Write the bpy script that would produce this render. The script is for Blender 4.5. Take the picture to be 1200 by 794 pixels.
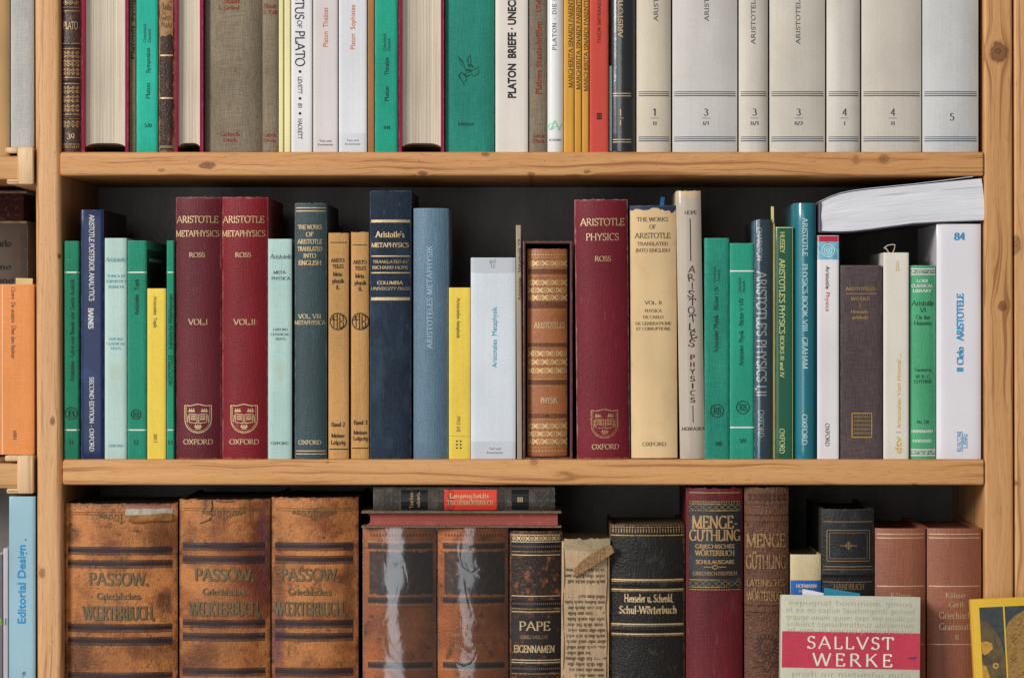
# Three shelves of old and new books in a pine bookcase, seen square on.
import bpy, math, random
from math import sin, cos, pi, sqrt, atan2, radians
random.seed(7)
for o in list(bpy.data.objects): bpy.data.objects.remove(o)
scene = bpy.context.scene
C = scene.collection
S = 0.00074            # metres per unit; one unit is one pixel of the photograph at the plane of the shelf fronts
D = 3600.0             # camera distance in units
VX, VY = 650.0, 385.0  # the point the camera looks at squarely

# ------------------------------------------------------------ camera
cam = bpy.data.cameras.new('camera'); cam_o = bpy.data.objects.new('camera', cam); C.objects.link(cam_o)
cam_o.location = ((VX-600)*S, -D*S, (898-VY)*S); cam_o.rotation_euler = (pi/2, 0, 0)
cam.sensor_width = 36; cam.lens = 36*D/1200
cam.shift_x = (600-VX)/1200; cam.shift_y = -(397-VY)/1200
cam.clip_start = 0.05; cam.clip_end = 100
scene.camera = cam_o
# ------------------------------------------------------------ light
world = bpy.data.worlds.new('World'); scene.world = world; world.use_nodes = True
world.node_tree.nodes['Background'].inputs[0].default_value = (1.0, 0.975, 0.94, 1)
world.node_tree.nodes['Background'].inputs[1].default_value = 0.20
def lamp(name, loc, target, sx, sy, power, col):
    l = bpy.data.lights.new(name, 'AREA'); l.shape = 'RECTANGLE'; l.size = sx; l.size_y = sy; l.energy = power; l.color = col
    o = bpy.data.objects.new(name, l); C.objects.link(o); o.location = loc
    from mathutils import Vector
    d = Vector(target)-Vector(loc); o.rotation_euler = d.to_track_quat('-Z', 'Y').to_euler()
lamp('window_light', (-3.0, -3.1, 1.95), (0.0, 0, 0.36), 1.15, 1.8, 172, (1.0, 0.98, 0.955))
lamp('front_window_light', (-0.75, -3.1, 0.34), (-0.1, 0, 0.34), 1.3, 1.7, 19, (0.95, 0.975, 1.0))
scene.view_settings.view_transform = 'Standard'; scene.view_settings.look = 'None'
scene.view_settings.exposure = 0.13; scene.view_settings.gamma = 1.0
scene.view_settings.use_curve_mapping = False
scene.cycles.use_denoising = True
scene.cycles.max_bounces = 8; scene.cycles.transparent_max_bounces = 16
scene.cycles.sample_clamp_indirect = 4.0

# ------------------------------------------------------------ helpers: space
def wx(px, y=0.0): return VX + (px-VX)*(1+y/D) - 600
def wz(py, y=0.0): return 898 - (VY + (py-VY)*(1+y/D))
def lin(h):
    h = h.lstrip('#'); out = []
    for i in (0, 2, 4):
        c = int(h[i:i+2], 16)/255
        out.append(c/12.92 if c <= .04045 else ((c+.055)/1.055)**2.4)
    return (*out, 1.0)

# ------------------------------------------------------------ helpers: materials
class N:
    def __init__(s, name):
        s.m = bpy.data.materials.new(name); s.m.use_nodes = True
        s.t = s.m.node_tree; s.t.nodes.clear()
        s.out = s.t.nodes.new('ShaderNodeOutputMaterial')
        s.b = s.t.nodes.new('ShaderNodeBsdfPrincipled')
        s.link(s.b.outputs[0], s.out.inputs[0])
    def new(s, k): return s.t.nodes.new('ShaderNode'+k)
    def link(s, a, b): s.t.links.new(a, b)
    def put(s, sock, v):
        if hasattr(v, 'is_output'): s.link(v, sock)
        else: sock.default_value = v
    def math(s, op, a, b=0.0, c=None):
        n = s.new('Math'); n.operation = op; s.put(n.inputs[0], a); s.put(n.inputs[1], b)
        if c is not None: s.put(n.inputs[2], c)
        return n.outputs[0]
    def mix(s, f, a, b, mode='MIX'):
        n = s.new('Mix'); n.data_type = 'RGBA'; n.blend_type = mode
        s.put(n.inputs[0], f); s.put(n.inputs[6], a); s.put(n.inputs[7], b); return n.outputs[2]
    def coords(s):
        tc = s.new('TexCoord'); mp = s.new('Mapping'); mp.inputs['Scale'].default_value = (1/S,)*3
        s.link(tc.outputs['Object'], mp.inputs[0]); return mp.outputs[0]
    def scaled(s, v, sc, off=None):
        mp = s.new('Mapping'); mp.inputs['Scale'].default_value = sc
        mp.inputs['Location'].default_value = off or (random.uniform(-50, 50), random.uniform(-50, 50), random.uniform(-50, 50))
        s.link(v, mp.inputs[0]); return mp.outputs[0]
    def noise(s, v, sc=1.0, det=2.0, rough=.5, dist=0.0):
        n = s.new('TexNoise'); s.link(v, n.inputs['Vector']); n.inputs['Scale'].default_value = sc
        n.inputs['Detail'].default_value = det; n.inputs['Roughness'].default_value = rough; n.inputs['Distortion'].default_value = dist
        return n.outputs[0]
    def rng(s, v, a, b, c=0.0, d=1.0):
        n = s.new('MapRange'); s.put(n.inputs[0], v)
        for i, k in enumerate((a, b, c, d)): n.inputs[1+i].default_value = k
        return n.outputs[0]
    def xyz(s, v):
        n = s.new('SeparateXYZ'); s.link(v, n.inputs[0]); return n.outputs
    def bump(s, h, st, dist=0.001):
        n = s.new('Bump'); n.inputs['Strength'].default_value = st; n.inputs['Distance'].default_value = dist
        s.link(h, n.inputs['Height']); s.link(n.outputs[0], s.b.inputs['Normal']); return n

_cache = {}
def mat(col, rough=.62, spec=.3, weave=0.0, fine=.05, big=.07, mott=None, mott2=None, wear=None, coat=0.0, bump=.25,
        leather=0.0, streak=0.0, sheet=0.0, metal=0.0, alpha=None, spots=None, name='surface', zones=None, coatbump=0.0, crack=None, scuff=0.0):
    """one procedural surface; colours are sRGB hex; lengths are in scene units"""
    key = repr((col, rough, spec, weave, fine, big, mott, mott2, wear, coat, bump, leather, streak, sheet, metal, alpha, spots, zones, coatbump, crack, scuff))
    if wear is None and not zones and key in _cache: return _cache[key]
    n = N(name); P = n.coords(); c = lin(col)
    h = None
    base = n.noise(n.scaled(P, (1, 1, .6)), 1/70, 3)
    colr = n.mix(n.rng(base, .3, .7), tuple(x*(1-big*1.6) for x in c[:3])+(1,), tuple(min(1, x*(1+big)) for x in c[:3])+(1,))
    fn = n.noise(n.scaled(P, (1, 1, 1)), .55, 3, .6)
    if fine: colr = n.mix(1.0, colr, n.mix(n.rng(fn, .25, .75), (1-fine*1.5,)*3+(1,), (1+fine,)*3+(1,)), 'MULTIPLY')
    h = fn
    if weave:
        a = n.noise(n.scaled(P, (.9, 1, .07)), 1.0, 1.5); b = n.noise(n.scaled(P, (.07, 1, .9)), 1.0, 1.5)
        w = n.math('ADD', a, b)
        colr = n.mix(1.0, colr, n.mix(n.rng(w, .75, 1.25), (1-weave*1.7,)*3+(1,), (1+weave*1.3,)*3+(1,)), 'MULTIPLY')
        h = n.math('MULTIPLY_ADD', w, 1.5, h)
    if streak:
        a = n.noise(n.scaled(P, (.5, .2, .006)), 1.0, 3, .6)
        colr = n.mix(1.0, colr, n.mix(n.rng(a, .3, .7), (1-streak*1.3,)*3+(1,), (1+streak,)*3+(1,)), 'MULTIPLY')
    if sheet:      # edges of many leaves
        a = n.noise(n.scaled(P, (.75, .03, .003)), 1.0, 4, .8)
        b2 = n.noise(n.scaled(P, (.16, .01, .0015)), 1.0, 3, .6)
        colr = n.mix(1.0, colr, n.mix(n.rng(a, .36, .62), (1-sheet,)*3+(1,), (1+sheet*.4,)*3+(1,)), 'MULTIPLY')
        colr = n.mix(1.0, colr, n.mix(n.rng(b2, .35, .65), (1-sheet*.5,)*3+(1,), (1.0,)*3+(1,)), 'MULTIPLY')
        h = n.math('MULTIPLY_ADD', a, 3.0, h)
    for mm in (mott, mott2):
        if mm:
            mc, size, lo, hi, amt = mm[:5]; st = mm[5] if len(mm) > 5 else (1, 1, 1)
            a = n.noise(n.scaled(P, st), 1/size, 6, .62, .3)
            colr = n.mix(n.rng(a, lo, hi, 0, amt), colr, lin(mc))
    if spots:      # small foxing / ink flecks
        sc, size, thr = spots
        a = n.noise(n.scaled(P, (1, 1, 1)), 1/size, 2, .5)
        colr = n.mix(n.rng(a, thr, thr+.06, 0, .8), colr, lin(sc))
    if zones:      # stains with a place of their own: (hex, x, z, rx, rz, amount)
        px = n.xyz(P); wob = n.noise(n.scaled(P, (1, 1, 1)), 1/14, 5, .65)
        for zc, zx, zz, rx, rz, am in zones:
            dx = n.math('DIVIDE', n.math('SUBTRACT', px[0], zx), rx); dz = n.math('DIVIDE', n.math('SUBTRACT', px[2], zz), rz)
            r = n.math('SQRT', n.math('ADD', n.math('MULTIPLY', dx, dx), n.math('MULTIPLY', dz, dz)))
            r = n.math('ADD', r, n.math('MULTIPLY', n.math('SUBTRACT', wob, .5), 1.6))
            colr = n.mix(n.rng(r, 1.1, .45, 0, am), colr, lin(zc))
    if scuff:      # rubbed specks and short scratches, lighter than the cloth
        a = n.noise(n.scaled(P, (1, 1, .35)), 1/5.5, 4, .7); b = n.noise(n.scaled(P, (1, 1, 1)), 1/45, 2)
        f = n.math('MULTIPLY', n.rng(a, .62, .78), n.rng(b, .4, .7))
        colr = n.mix(n.math('MULTIPLY', f, scuff), colr, tuple(min(1, x*.5+.32) for x in c[:3])+(1,))
    if crack:
        v = n.new('TexVoronoi'); v.feature = 'DISTANCE_TO_EDGE'; v.inputs['Scale'].default_value = 1/crack[1]
        vm = n.new('VectorMath'); vm.operation = 'ADD'; nc = n.new('TexNoise'); nc.inputs['Scale'].default_value = 1/9; nc.inputs['Detail'].default_value = 4; n.link(P, nc.inputs['Vector'])
        vs = n.new('VectorMath'); vs.operation = 'SCALE'; vs.inputs['Scale'].default_value = 16; n.link(nc.outputs['Color'], vs.inputs[0]); n.link(n.scaled(P, (1, 1, .8)), vm.inputs[0]); n.link(vs.outputs[0], vm.inputs[1]); n.link(vm.outputs[0], v.inputs['Vector'])
        gate = n.rng(n.noise(n.scaled(P, (1, 1, 1)), 1/30, 2), .42, .6, 0, crack[2])
        colr = n.mix(n.math('MULTIPLY', n.rng(v.outputs['Distance'], .0, .06, 1, 0), gate), colr, lin(crack[0]))
    if leather:
        v = n.new('TexVoronoi'); v.inputs['Scale'].default_value = 1/2.4; n.link(n.scaled(P, (1, 1, 1)), v.inputs['Vector'])
        v2 = n.noise(n.scaled(P, (1, 1, 1)), 1/9, 5, .6)
        h = n.math('ADD', n.math('MULTIPLY', v.outputs['Distance'], leather*1.2), n.math('MULTIPLY', v2, leather*1.0))
    if wear:       # rubbed edges
        wc, amt, W, H, dpx = wear
        px = n.xyz(P)
        dx = n.math('MINIMUM', px[0], n.math('SUBTRACT', W, px[0])); dz = n.math('MINIMUM', px[2], n.math('SUBTRACT', H, px[2]))
        dd = n.math('MINIMUM', n.math('MULTIPLY', dx, 1.15), dz)
        ns = n.noise(n.scaled(P, (1, 1, .55)), 1/6.5, 5, .7)
        dd = n.math('ADD', dd, n.math('MULTIPLY', n.math('SUBTRACT', ns, .5), dpx*5))
        f = n.rng(dd, dpx*1.1, -dpx*.4, 0, amt)
        colr = n.mix(f, colr, lin(wc))
    n.link(colr, n.b.inputs['Base Color'])
    rr = n.rng(fn, .3, .7, max(.02, rough-.07), min(1, rough+.07)); n.link(rr, n.b.inputs['Roughness'])
    n.b.inputs['Specular IOR Level'].default_value = spec; n.b.inputs['Metallic'].default_value = metal
    if coat:
        n.b.inputs['Coat Weight'].default_value = coat; n.b.inputs['Coat Roughness'].default_value = .13
        if coatbump:
            bn = n.new('Bump'); bn.inputs['Strength'].default_value = coatbump; bn.inputs['Distance'].default_value = .002
            n.link(n.noise(n.scaled(P, (1, 1, .35)), 1/16, 3, .55, .6), bn.inputs['Height']); n.link(bn.outputs[0], n.b.inputs['Coat Normal'])
    if bump: n.bump(h, bump, .0006)
    if alpha:      # rubbed-away print: (size, lo, hi)
        a = n.noise(n.scaled(P, (1, 1, 1)), 1/alpha[0], 4, .6)
        n.link(n.rng(a, alpha[1], alpha[2]), n.b.inputs['Alpha'])
    if wear is None and not zones: _cache[key] = n.m
    return n.m

def wood_mat(name, axis, knots=(), tone=('#d49f68', '#ba814e', '#85502b'), seed=0):
    """pine: long grain along `axis`, flowing round the knots (along, across, r_along, r_across, darkness)"""
    random.seed(100+seed)
    n = N(name); P = n.coords(); x = n.xyz(P)
    a, c = (x[0], x[2]) if axis == 'x' else (x[2], x[0])
    def vec(p, q, r):
        v = n.new('CombineXYZ'); n.put(v.inputs[0], p); n.put(v.inputs[1], q); n.put(v.inputs[2], r); return v.outputs[0]
    wv = n.noise(n.scaled(vec(n.math('MULTIPLY', a, 1/190), n.math('MULTIPLY', c, 1/70), n.math('MULTIPLY', x[1], 1/90)), (1, 1, 1)), 1.0, 2)
    g = n.math('ADD', n.math('ADD', c, n.math('MULTIPLY', x[1], .45)), n.math('MULTIPLY', wv, 22.0))
    kd = None; ring = None; kn = n.noise(n.scaled(P, (1, 1, 1)), 1/5, 3, .6)
    for (ka, kc, ra, rc, dk) in knots:
        da = n.math('DIVIDE', n.math('SUBTRACT', a, ka), ra); dc_ = n.math('SUBTRACT', c, kc); dc = n.math('DIVIDE', dc_, rc)
        r2 = n.math('ADD', n.math('MULTIPLY', da, da), n.math('MULTIPLY', dc, dc))
        e = n.math('POWER', 2.718, n.math('MULTIPLY', r2, -.22))
        g = n.math('SUBTRACT', g, n.math('MULTIPLY', n.math('MULTIPLY', dc_, e), .9))
        r = n.math('ADD', n.math('SQRT', r2), n.math('MULTIPLY', n.math('SUBTRACT', kn, .5), .9))
        f = n.rng(r, 1.25, .75, 0, dk)
        kd = f if kd is None else n.math('MAXIMUM', kd, f)
        rg = n.math('MULTIPLY', n.math('SINE', n.math('MULTIPLY', r, 9.0)), f)
        ring = rg if ring is None else n.math('ADD', ring, rg)
    s1 = n.noise(n.scaled(vec(n.math('MULTIPLY', g, .22), n.math('MULTIPLY', a, .0035), n.math('MULTIPLY', x[1], .01)), (1, 1, 1)), 1.0, 3, .55)
    s2 = n.noise(n.scaled(vec(n.math('MULTIPLY', g, .75), n.math('MULTIPLY', a, .016), n.math('MULTIPLY', x[1], .03)), (1, 1, 1)), 1.0, 3, .6)
    big = n.noise(n.scaled(vec(n.math('MULTIPLY', a, .006), n.math('MULTIPLY', c, .03), x[1]), (1, 1, .02)), 1.0, 2)
    f = n.math('ADD', n.math('MULTIPLY', s1, .75), n.math('MULTIPLY', s2, .45))
    col = n.mix(n.rng(f, .44, .8), lin(tone[0]), lin(tone[1]))
    col = n.mix(n.rng(s1, .575, .635, 0, .7), col, lin(tone[2]))          # late wood lines
    col = n.mix(n.rng(big, .35, .7, 0, .28), col, lin(tone[1]))
    fl = n.noise(n.scaled(vec(n.math('MULTIPLY', c, .9), n.math('MULTIPLY', a, .05), x[1]), (1, 1, 1)), 1.0, 2)
    col = n.mix(n.rng(fl, .58, .70, 0, .42), col, lin(tone[2]))         # short pores
    sp = n.noise(n.scaled(P, (1, 1, 1)), 1/3.2, 2)
    col = n.mix(n.rng(sp, .70, .76, 0, .45), col, lin('#5f3a1e'))      # specks and dents
    if kd is not None:
        col = n.mix(kd, col, lin('#6d3f22'))
        col = n.mix(n.rng(ring, .1, .9, 0, .55), col, lin('#35200f'))
    n.link(col, n.b.inputs['Base Color']); n.b.inputs['Roughness'].default_value = .48
    n.b.inputs['Specular IOR Level'].default_value = .32
    n.bump(n.math('ADD', s2, n.math('MULTIPLY', s1, .5)), .22, .0006)
    return n.m

# ------------------------------------------------------------ helpers: meshes and objects
def mesh_obj(name, V, F, mats, parent=None, mi=None, smooth=True, angle=38, uv=None):
    me = bpy.data.meshes.new(name)
    me.from_pydata([(v[0]*S, v[1]*S, v[2]*S) for v in V], [], F)
    for m in (mats if isinstance(mats, (list, tuple)) else [mats]): me.materials.append(m)
    if mi: me.polygons.foreach_set('material_index', mi)
    if smooth:
        me.polygons.foreach_set('use_smooth', [True]*len(F)); me.set_sharp_from_angle(angle=radians(angle))
    if uv:
        l = me.uv_layers.new(name='UVMap')
        for p in me.polygons:
            for li, vi in zip(p.loop_indices, p.vertices): l.data[li].uv = uv[vi]
    me.update()
    o = bpy.data.objects.new(name, me); C.objects.link(o)
    if parent: o.parent = parent
    return o
def empty(name, loc, rot=(0, 0, 0)):
    o = bpy.data.objects.new(name, None); C.objects.link(o); o.empty_display_size = .02
    o.location = tuple(v*S for v in loc); o.rotation_euler = rot; return o
def tag(o, label, cat, group=None, kind=None):
    o['label'] = label; o['category'] = cat
    if group: o['group'] = group
    if kind: o['kind'] = kind
    return o
def rbox(x0, x1, y0, y1, z0, z1, r=2.0, seg=3, axis='x'):
    """a bar along an axis with its four long edges rounded; returns verts, faces"""
    if axis == 'x': A, B, Lo, Hi = (y0, y1), (z0, z1), x0, x1
    elif axis == 'z': A, B, Lo, Hi = (x0, x1), (y0, y1), z0, z1
    else: A, B, Lo, Hi = (x0, x1), (z0, z1), y0, y1
    ring = []
    for (cx, cy, a0) in ((A[1]-r, B[1]-r, 0), (A[0]+r, B[1]-r, 90), (A[0]+r, B[0]+r, 180), (A[1]-r, B[0]+r, 270)):
        for i in range(seg+1):
            t = radians(a0+90*i/seg); ring.append((cx+r*cos(t), cy+r*sin(t)))
    V = []; F = []; n = len(ring)
    levels = [(Lo, .55), (Lo+r*.45, 0), (Hi-r*.45, 0), (Hi, .55)]
    ca, cb = (A[0]+A[1])/2, (B[0]+B[1])/2
    for L, sh in levels:
        for p, q in ring:
            p2 = p + (r*sh*.8 if p < ca else -r*sh*.8); q2 = q + (r*sh*.8 if q < cb else -r*sh*.8)
            V.append({'x': (L, p2, q2), 'z': (p2, q2, L), 'y': (p2, L, q2)}[axis])
    for k in range(len(levels)-1):
        for i in range(n):
            j = (i+1) % n; F.append((k*n+i, k*n+j, (k+1)*n+j, (k+1)*n+i))
    F.append(tuple(range(n))[::-1]); F.append(tuple((len(levels)-1)*n+i for i in range(n)))
    return V, F
def join(parts):
    V = []; F = []
    for v, f in parts:
        k = len(V); V += v; F += [tuple(i+k for i in q) for q in f]
    return V, F

# ------------------------------------------------------------ lettering: a drawn roman alphabet, cap height 100
G = {
'A': '84;l 6 0 42 100;l 42 100 78 0;l 19 36 66 36', 'B': '66;l 14 0 14 100;l 14 97 34 97;a 34 75 20 22 90 -90;l 34 53 14 53;a 36 28 24 25 90 -90;l 36 3 14 3',
'C': '76;a 44 50 36 48 48 312;l 68 84 69 98', 'D': '82;l 14 0 14 100;l 14 97 34 97;a 34 50 40 47 90 -90;l 34 3 14 3',
'E': '64;l 14 0 14 100;l 14 97 54 97;l 54 98 54 80;l 14 52 44 52;l 44 60 44 43;l 14 3 57 3;l 57 3 58 23', 'F': '60;l 14 0 14 100;l 14 97 54 97;l 54 98 54 80;l 14 51 44 51;l 44 60 44 43',
'G': '82;a 44 50 36 48 48 318;l 68 84 69 98;l 71 2 71 42', 'H': '86;l 14 0 14 100;l 72 0 72 100;l 14 52 72 52', 'I': '32;l 16 0 16 100',
'J': '40;l 26 100 26 15;a 12 15 14 22 0 -110', 'K': '80;l 14 0 14 100;l 66 100 15 42;l 32 62 72 0', 'L': '60;l 14 0 14 100;l 14 3 54 3;l 54 3 56 24',
'M': '98;l 13 0 13 100;l 13 100 48 6;l 48 6 84 100;l 84 100 84 0', 'N': '86;l 14 0 14 100;l 14 98 72 2;l 72 2 72 100', 'O': '88;a 44 50 37 49 0 360',
'P': '62;l 14 0 14 100;l 14 97 34 97;a 34 72 22 25 90 -90;l 34 47 14 47', 'Q': '88;a 44 50 37 49 0 360;l 42 8 82 -20', 'R': '74;l 14 0 14 100;l 14 97 34 97;a 34 74 21 23 90 -90;l 34 51 14 51;l 34 50 70 0',
'S': '58;a 29 75 19 23 35 270;a 29 27 21 25 90 -150;l 46 82 46 98;l 9 20 9 2', 'T': '74;l 37 0 37 100;l 5 97 69 97;l 5 98 4 78;l 69 98 70 78', 'U': '84;l 14 100 14 30;a 42 30 28 29 180 360;l 70 30 70 100',
'V': '80;l 5 100 40 1;l 40 1 75 100', 'W': '112;l 4 100 30 1;l 30 1 56 98;l 56 98 82 1;l 82 1 108 100', 'X': '78;l 8 100 70 0;l 8 0 70 100', 'Y': '76;l 6 100 38 48;l 38 48 70 100;l 38 48 38 0', 'Z': '68;l 6 97 62 97;l 62 97 6 3;l 6 3 62 3;l 7 98 6 78;l 62 3 63 24',
'a': '50;a 21 48 16 16 150 0;l 37 48 37 8;a 43 8 6 7 180 300;a 21 18 15 17 0 360', 'b': '56;l 13 4 13 100;a 31 32 18 31 0 360', 'c': '48;a 28 32 21 31 50 310', 'd': '58;l 43 0 43 100;a 25 32 18 31 0 360', 'e': '50;a 27 32 20 31 0 310;l 8 35 46 35',
'f': '34;l 16 0 16 78;a 30 78 14 20 180 50;l 4 62 32 62', 'g': '54;a 25 38 17 25 0 360;l 42 62 42 -8;a 25 -8 17 20 0 -150', 'h': '60;l 13 0 13 100;a 29 42 16 20 180 0;l 45 42 45 0', 'i': '28;l 13 0 13 63;d 13 84', 'j': '28;l 15 -10 15 63;a 5 -10 10 18 0 -100;d 15 84',
'k': '56;l 13 0 13 100;l 46 62 14 28;l 24 40 50 0', 'l': '28;l 13 0 13 100', 'm': '90;l 13 0 13 63;a 28 42 15 20 180 0;l 43 42 43 0;a 59 42 16 20 180 0;l 75 42 75 0', 'n': '60;l 13 0 13 63;a 29 42 16 20 180 0;l 45 42 45 0', 'o': '56;a 28 32 21 31 0 360',
'p': '58;l 13 -30 13 63;a 31 32 18 31 0 360', 'q': '58;l 43 -30 43 63;a 25 32 18 31 0 360', 'r': '40;l 13 0 13 63;a 28 42 15 20 180 50', 's': '42;a 21 48 13 15 30 270;a 21 17 15 17 90 -150', 't': '36;l 16 88 16 12;a 27 12 11 12 180 300;l 4 62 31 62',
'u': '60;l 13 63 13 21;a 29 21 16 20 180 360;l 45 63 45 0', 'v': '54;l 5 63 26 1;l 26 1 48 63', 'w': '78;l 4 63 22 1;l 22 1 38 60;l 38 60 55 1;l 55 1 73 63', 'x': '54;l 6 63 46 0;l 6 0 46 63', 'y': '54;l 5 63 27 3;l 48 63 18 -28', 'z': '48;l 6 60 42 60;l 42 60 6 3;l 6 3 42 3',
'0': '60;a 30 50 22 49 0 360', '1': '44;l 24 0 24 100;l 24 100 8 84', '2': '58;a 28 72 21 26 160 -30;l 46 58 8 4;l 8 4 52 4', '3': '56;a 25 75 18 23 150 -90;a 25 27 23 25 90 -150', '4': '60;l 42 0 42 100;l 42 100 6 28;l 6 28 56 28', '5': '56;l 48 96 14 96;l 14 96 12 56;a 25 31 23 29 110 -150',
'6': '58;a 29 32 21 31 0 360;a 46 34 38 64 120 180', '7': '54;l 6 96 50 96;l 50 96 20 0', '8': '58;a 29 75 17 22 0 360;a 29 27 21 26 0 360', '9': '58;a 29 68 21 31 0 360;a 12 66 38 64 -60 0',
'.': '26;d 12 4', ',': '26;l 13 6 8 -16', "'": '22;l 11 100 9 76', '-': '40;l 6 36 34 36', '\u2013': '60;l 6 36 54 36', '\u00b7': '36;d 18 42', '\u2022': '44;o 22 42', '/': '40;l 4 -8 36 104', ':': '26;d 13 8;d 13 54', '[': '30;l 26 104 10 104;l 10 104 10 -8;l 10 -8 26 -8', ']': '30;l 4 104 20 104;l 20 104 20 -8;l 20 -8 4 -8', '|': '30;l 15 104 15 -8', '\u2026': '80;d 14 4;d 40 4;d 66 4',
'\u0152': '120;a 44 50 37 49 40 320;l 64 0 64 100;l 64 97 110 97;l 64 52 98 52;l 64 3 112 3;l 110 98 110 80;l 112 3 112 22',
}
for k, b, ys in (('\u00c4', 'A', 118), ('\u00d6', 'O', 120), ('\u00dc', 'U', 118), ('\u00e4', 'a', 84), ('\u00f6', 'o', 84), ('\u00fc', 'u', 84), ('\u00eb', 'e', 84)):
    w = int(G[b].split(';')[0]); G[k] = G[b]+';d %d %d;d %d %d' % (w*.32, ys, w*.68, ys)
STY = {  # thick, thin, nib angle, serif half width, arc step
 'serif': (13, 6, 14, 11, 20), 'bold': (17, 7, 12, 12, 20), 'italic': (11, 5, 20, 5, 24), 'mono': (11, 11, 0, 0, 20), 'roman': (12.5, 6, 25, 5, 18),
 'optima': (13, 8, 15, 0, 18), 'heavy': (18, 12, 0, 0, 20), 'fraktur': (22, 5, 40, 6, 60), 'slab': (17, 10, 0, 13, 20), 'script': (9, 4, 40, 0, 30), 'thin': (6.5, 4.5, 35, 0, 24), 'fat': (24, 6, 5, 9, 18)}
def glyph_strokes(ch, sty):
    thick, thin, nib, ser, step = STY[sty]
    src = G.get(ch)
    if src is None: return 40, []
    it = src.split(';'); adv = float(it[0]); out = []; ends = {}
    segs = []
    for s in it[1:]:
        p = s.split(); k = p[0]; q = [float(v) for v in p[1:]]
        if k == 'l': segs.append([(q[0], q[1]), (q[2], q[3])])
        elif k == 'a':
            cx, cy, rx, ry, a0, a1 = q; n = max(3, int(abs(a1-a0)/step)); 
            segs.append([(cx+rx*cos(radians(a0+(a1-a0)*i/n)), cy+ry*sin(radians(a0+(a1-a0)*i/n))) for i in range(n+1)])
        elif k in 'do':
            r = thick*(.62 if k == 'd' else 1.0)
            segs.append([(q[0]-r, q[1]), (q[0]+r, q[1]), ('w', r*1.9)])
    for sg in segs:
        if len(sg) == 2:
            for e in sg: ends[(round(e[0]), round(e[1]))] = ends.get((round(e[0]), round(e[1])), 0)+1
    nb = radians(nib)
    for sg in segs:
        if sg[-1][0] == 'w': out.append((sg[:2], [sg[-1][1]]*2)); continue
        W = []
        for i in range(len(sg)):
            a = sg[max(0, i-1)]; b = sg[min(len(sg)-1, i+1)]
            d = atan2(b[1]-a[1], b[0]-a[0]); W.append(thin+(thick-thin)*abs(sin(d-nb)))
        out.append((sg, W))
        if ser and len(sg) == 2 and abs(sg[1][1]-sg[0][1]) > 30:
            for (ex, ey) in sg:
                if ends[(round(ex), round(ey))] > 1: continue
                if sty == 'fraktur': out.append(([(ex-8, ey+(9 if ey < 30 else 2)), (ex+8, ey-(2 if ey < 30 else 9))], [15, 15])); continue
                if ey <= 0.5: out.append(([(ex-ser, thin*.4+ey), (ex+ser, thin*.4+ey)], [thin*.8]*2))
                elif ey >= 99.5: out.append(([(ex-ser, ey-thin*.4), (ex+(ser if ch.isupper() or ch in '1' else 0), ey-thin*.4)], [thin*.8]*2))
                elif abs(ey-63) < 1: out.append(([(ex-ser, 63-thin*.2), (ex+2, 63-thin*.2)], [thin*.8]*2))
    if sty == 'italic': out = [([(x+.22*y, y) for x, y in pts], w) for pts, w in out]
    return adv, out
def layout(text, cap, length=None, sty='serif', track=0.0):
    """strokes in units, centred on (0, cap/2)"""
    items = []; x = 0.0
    for ch in text:
        if ch == ' ': x += 34+track; continue
        adv, st = glyph_strokes(ch, sty); items.append((x, st)); x += adv+track
    x -= track; sc = cap/100; sx = sc if length is None else length/max(1, x)
    out = []
    for gx, st in items:
        for pts, w in st:
            P = [((gx+a-x/2)*sx, (b-50)*sc) for a, b in pts]; W = []
            for i, v in enumerate(w):
                a, b = pts[max(0, i-1)], pts[min(len(pts)-1, i+1)]; dx, dy = b[0]-a[0], b[1]-a[1]; L = sqrt(dx*dx+dy*dy) or 1
                W.append(v*sx*sc/sqrt((sx*dx/L)**2+(sc*dy/L)**2))
            out.append((P, W))
    return out
def arcpts(cx, cy, rx, ry, a0, a1, n=14): return [(cx+rx*cos(radians(a0+(a1-a0)*i/n)), cy+ry*sin(radians(a0+(a1-a0)*i/n))) for i in range(n+1)]

_fonts = {}
def font_mesh(text, bold=0.0):
    """Blender's own built-in sans face, turned into a flat mesh of unit cap height"""
    key = (text, bold)
    if key in _fonts: return _fonts[key]
    cu = bpy.data.curves.new('lettering', 'FONT'); cu.body = text; cu.size = 1.0; cu.offset = bold; cu.resolution_u = 3
    o = bpy.data.objects.new('lettering', cu); C.objects.link(o)
    dg = bpy.context.evaluated_depsgraph_get(); me = o.evaluated_get(dg).to_mesh()
    V = [(v.co.x, v.co.y) for v in me.vertices]; F = [tuple(p.vertices) for p in me.polygons]
    o.evaluated_get(dg).to_mesh_clear(); bpy.data.objects.remove(o); bpy.data.curves.remove(cu)
    x0 = min(v[0] for v in V); x1 = max(v[0] for v in V)
    _fonts[key] = ([(v[0]-x0, v[1]) for v in V], F, x1-x0); return _fonts[key]
CAPH = 0.729

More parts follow.
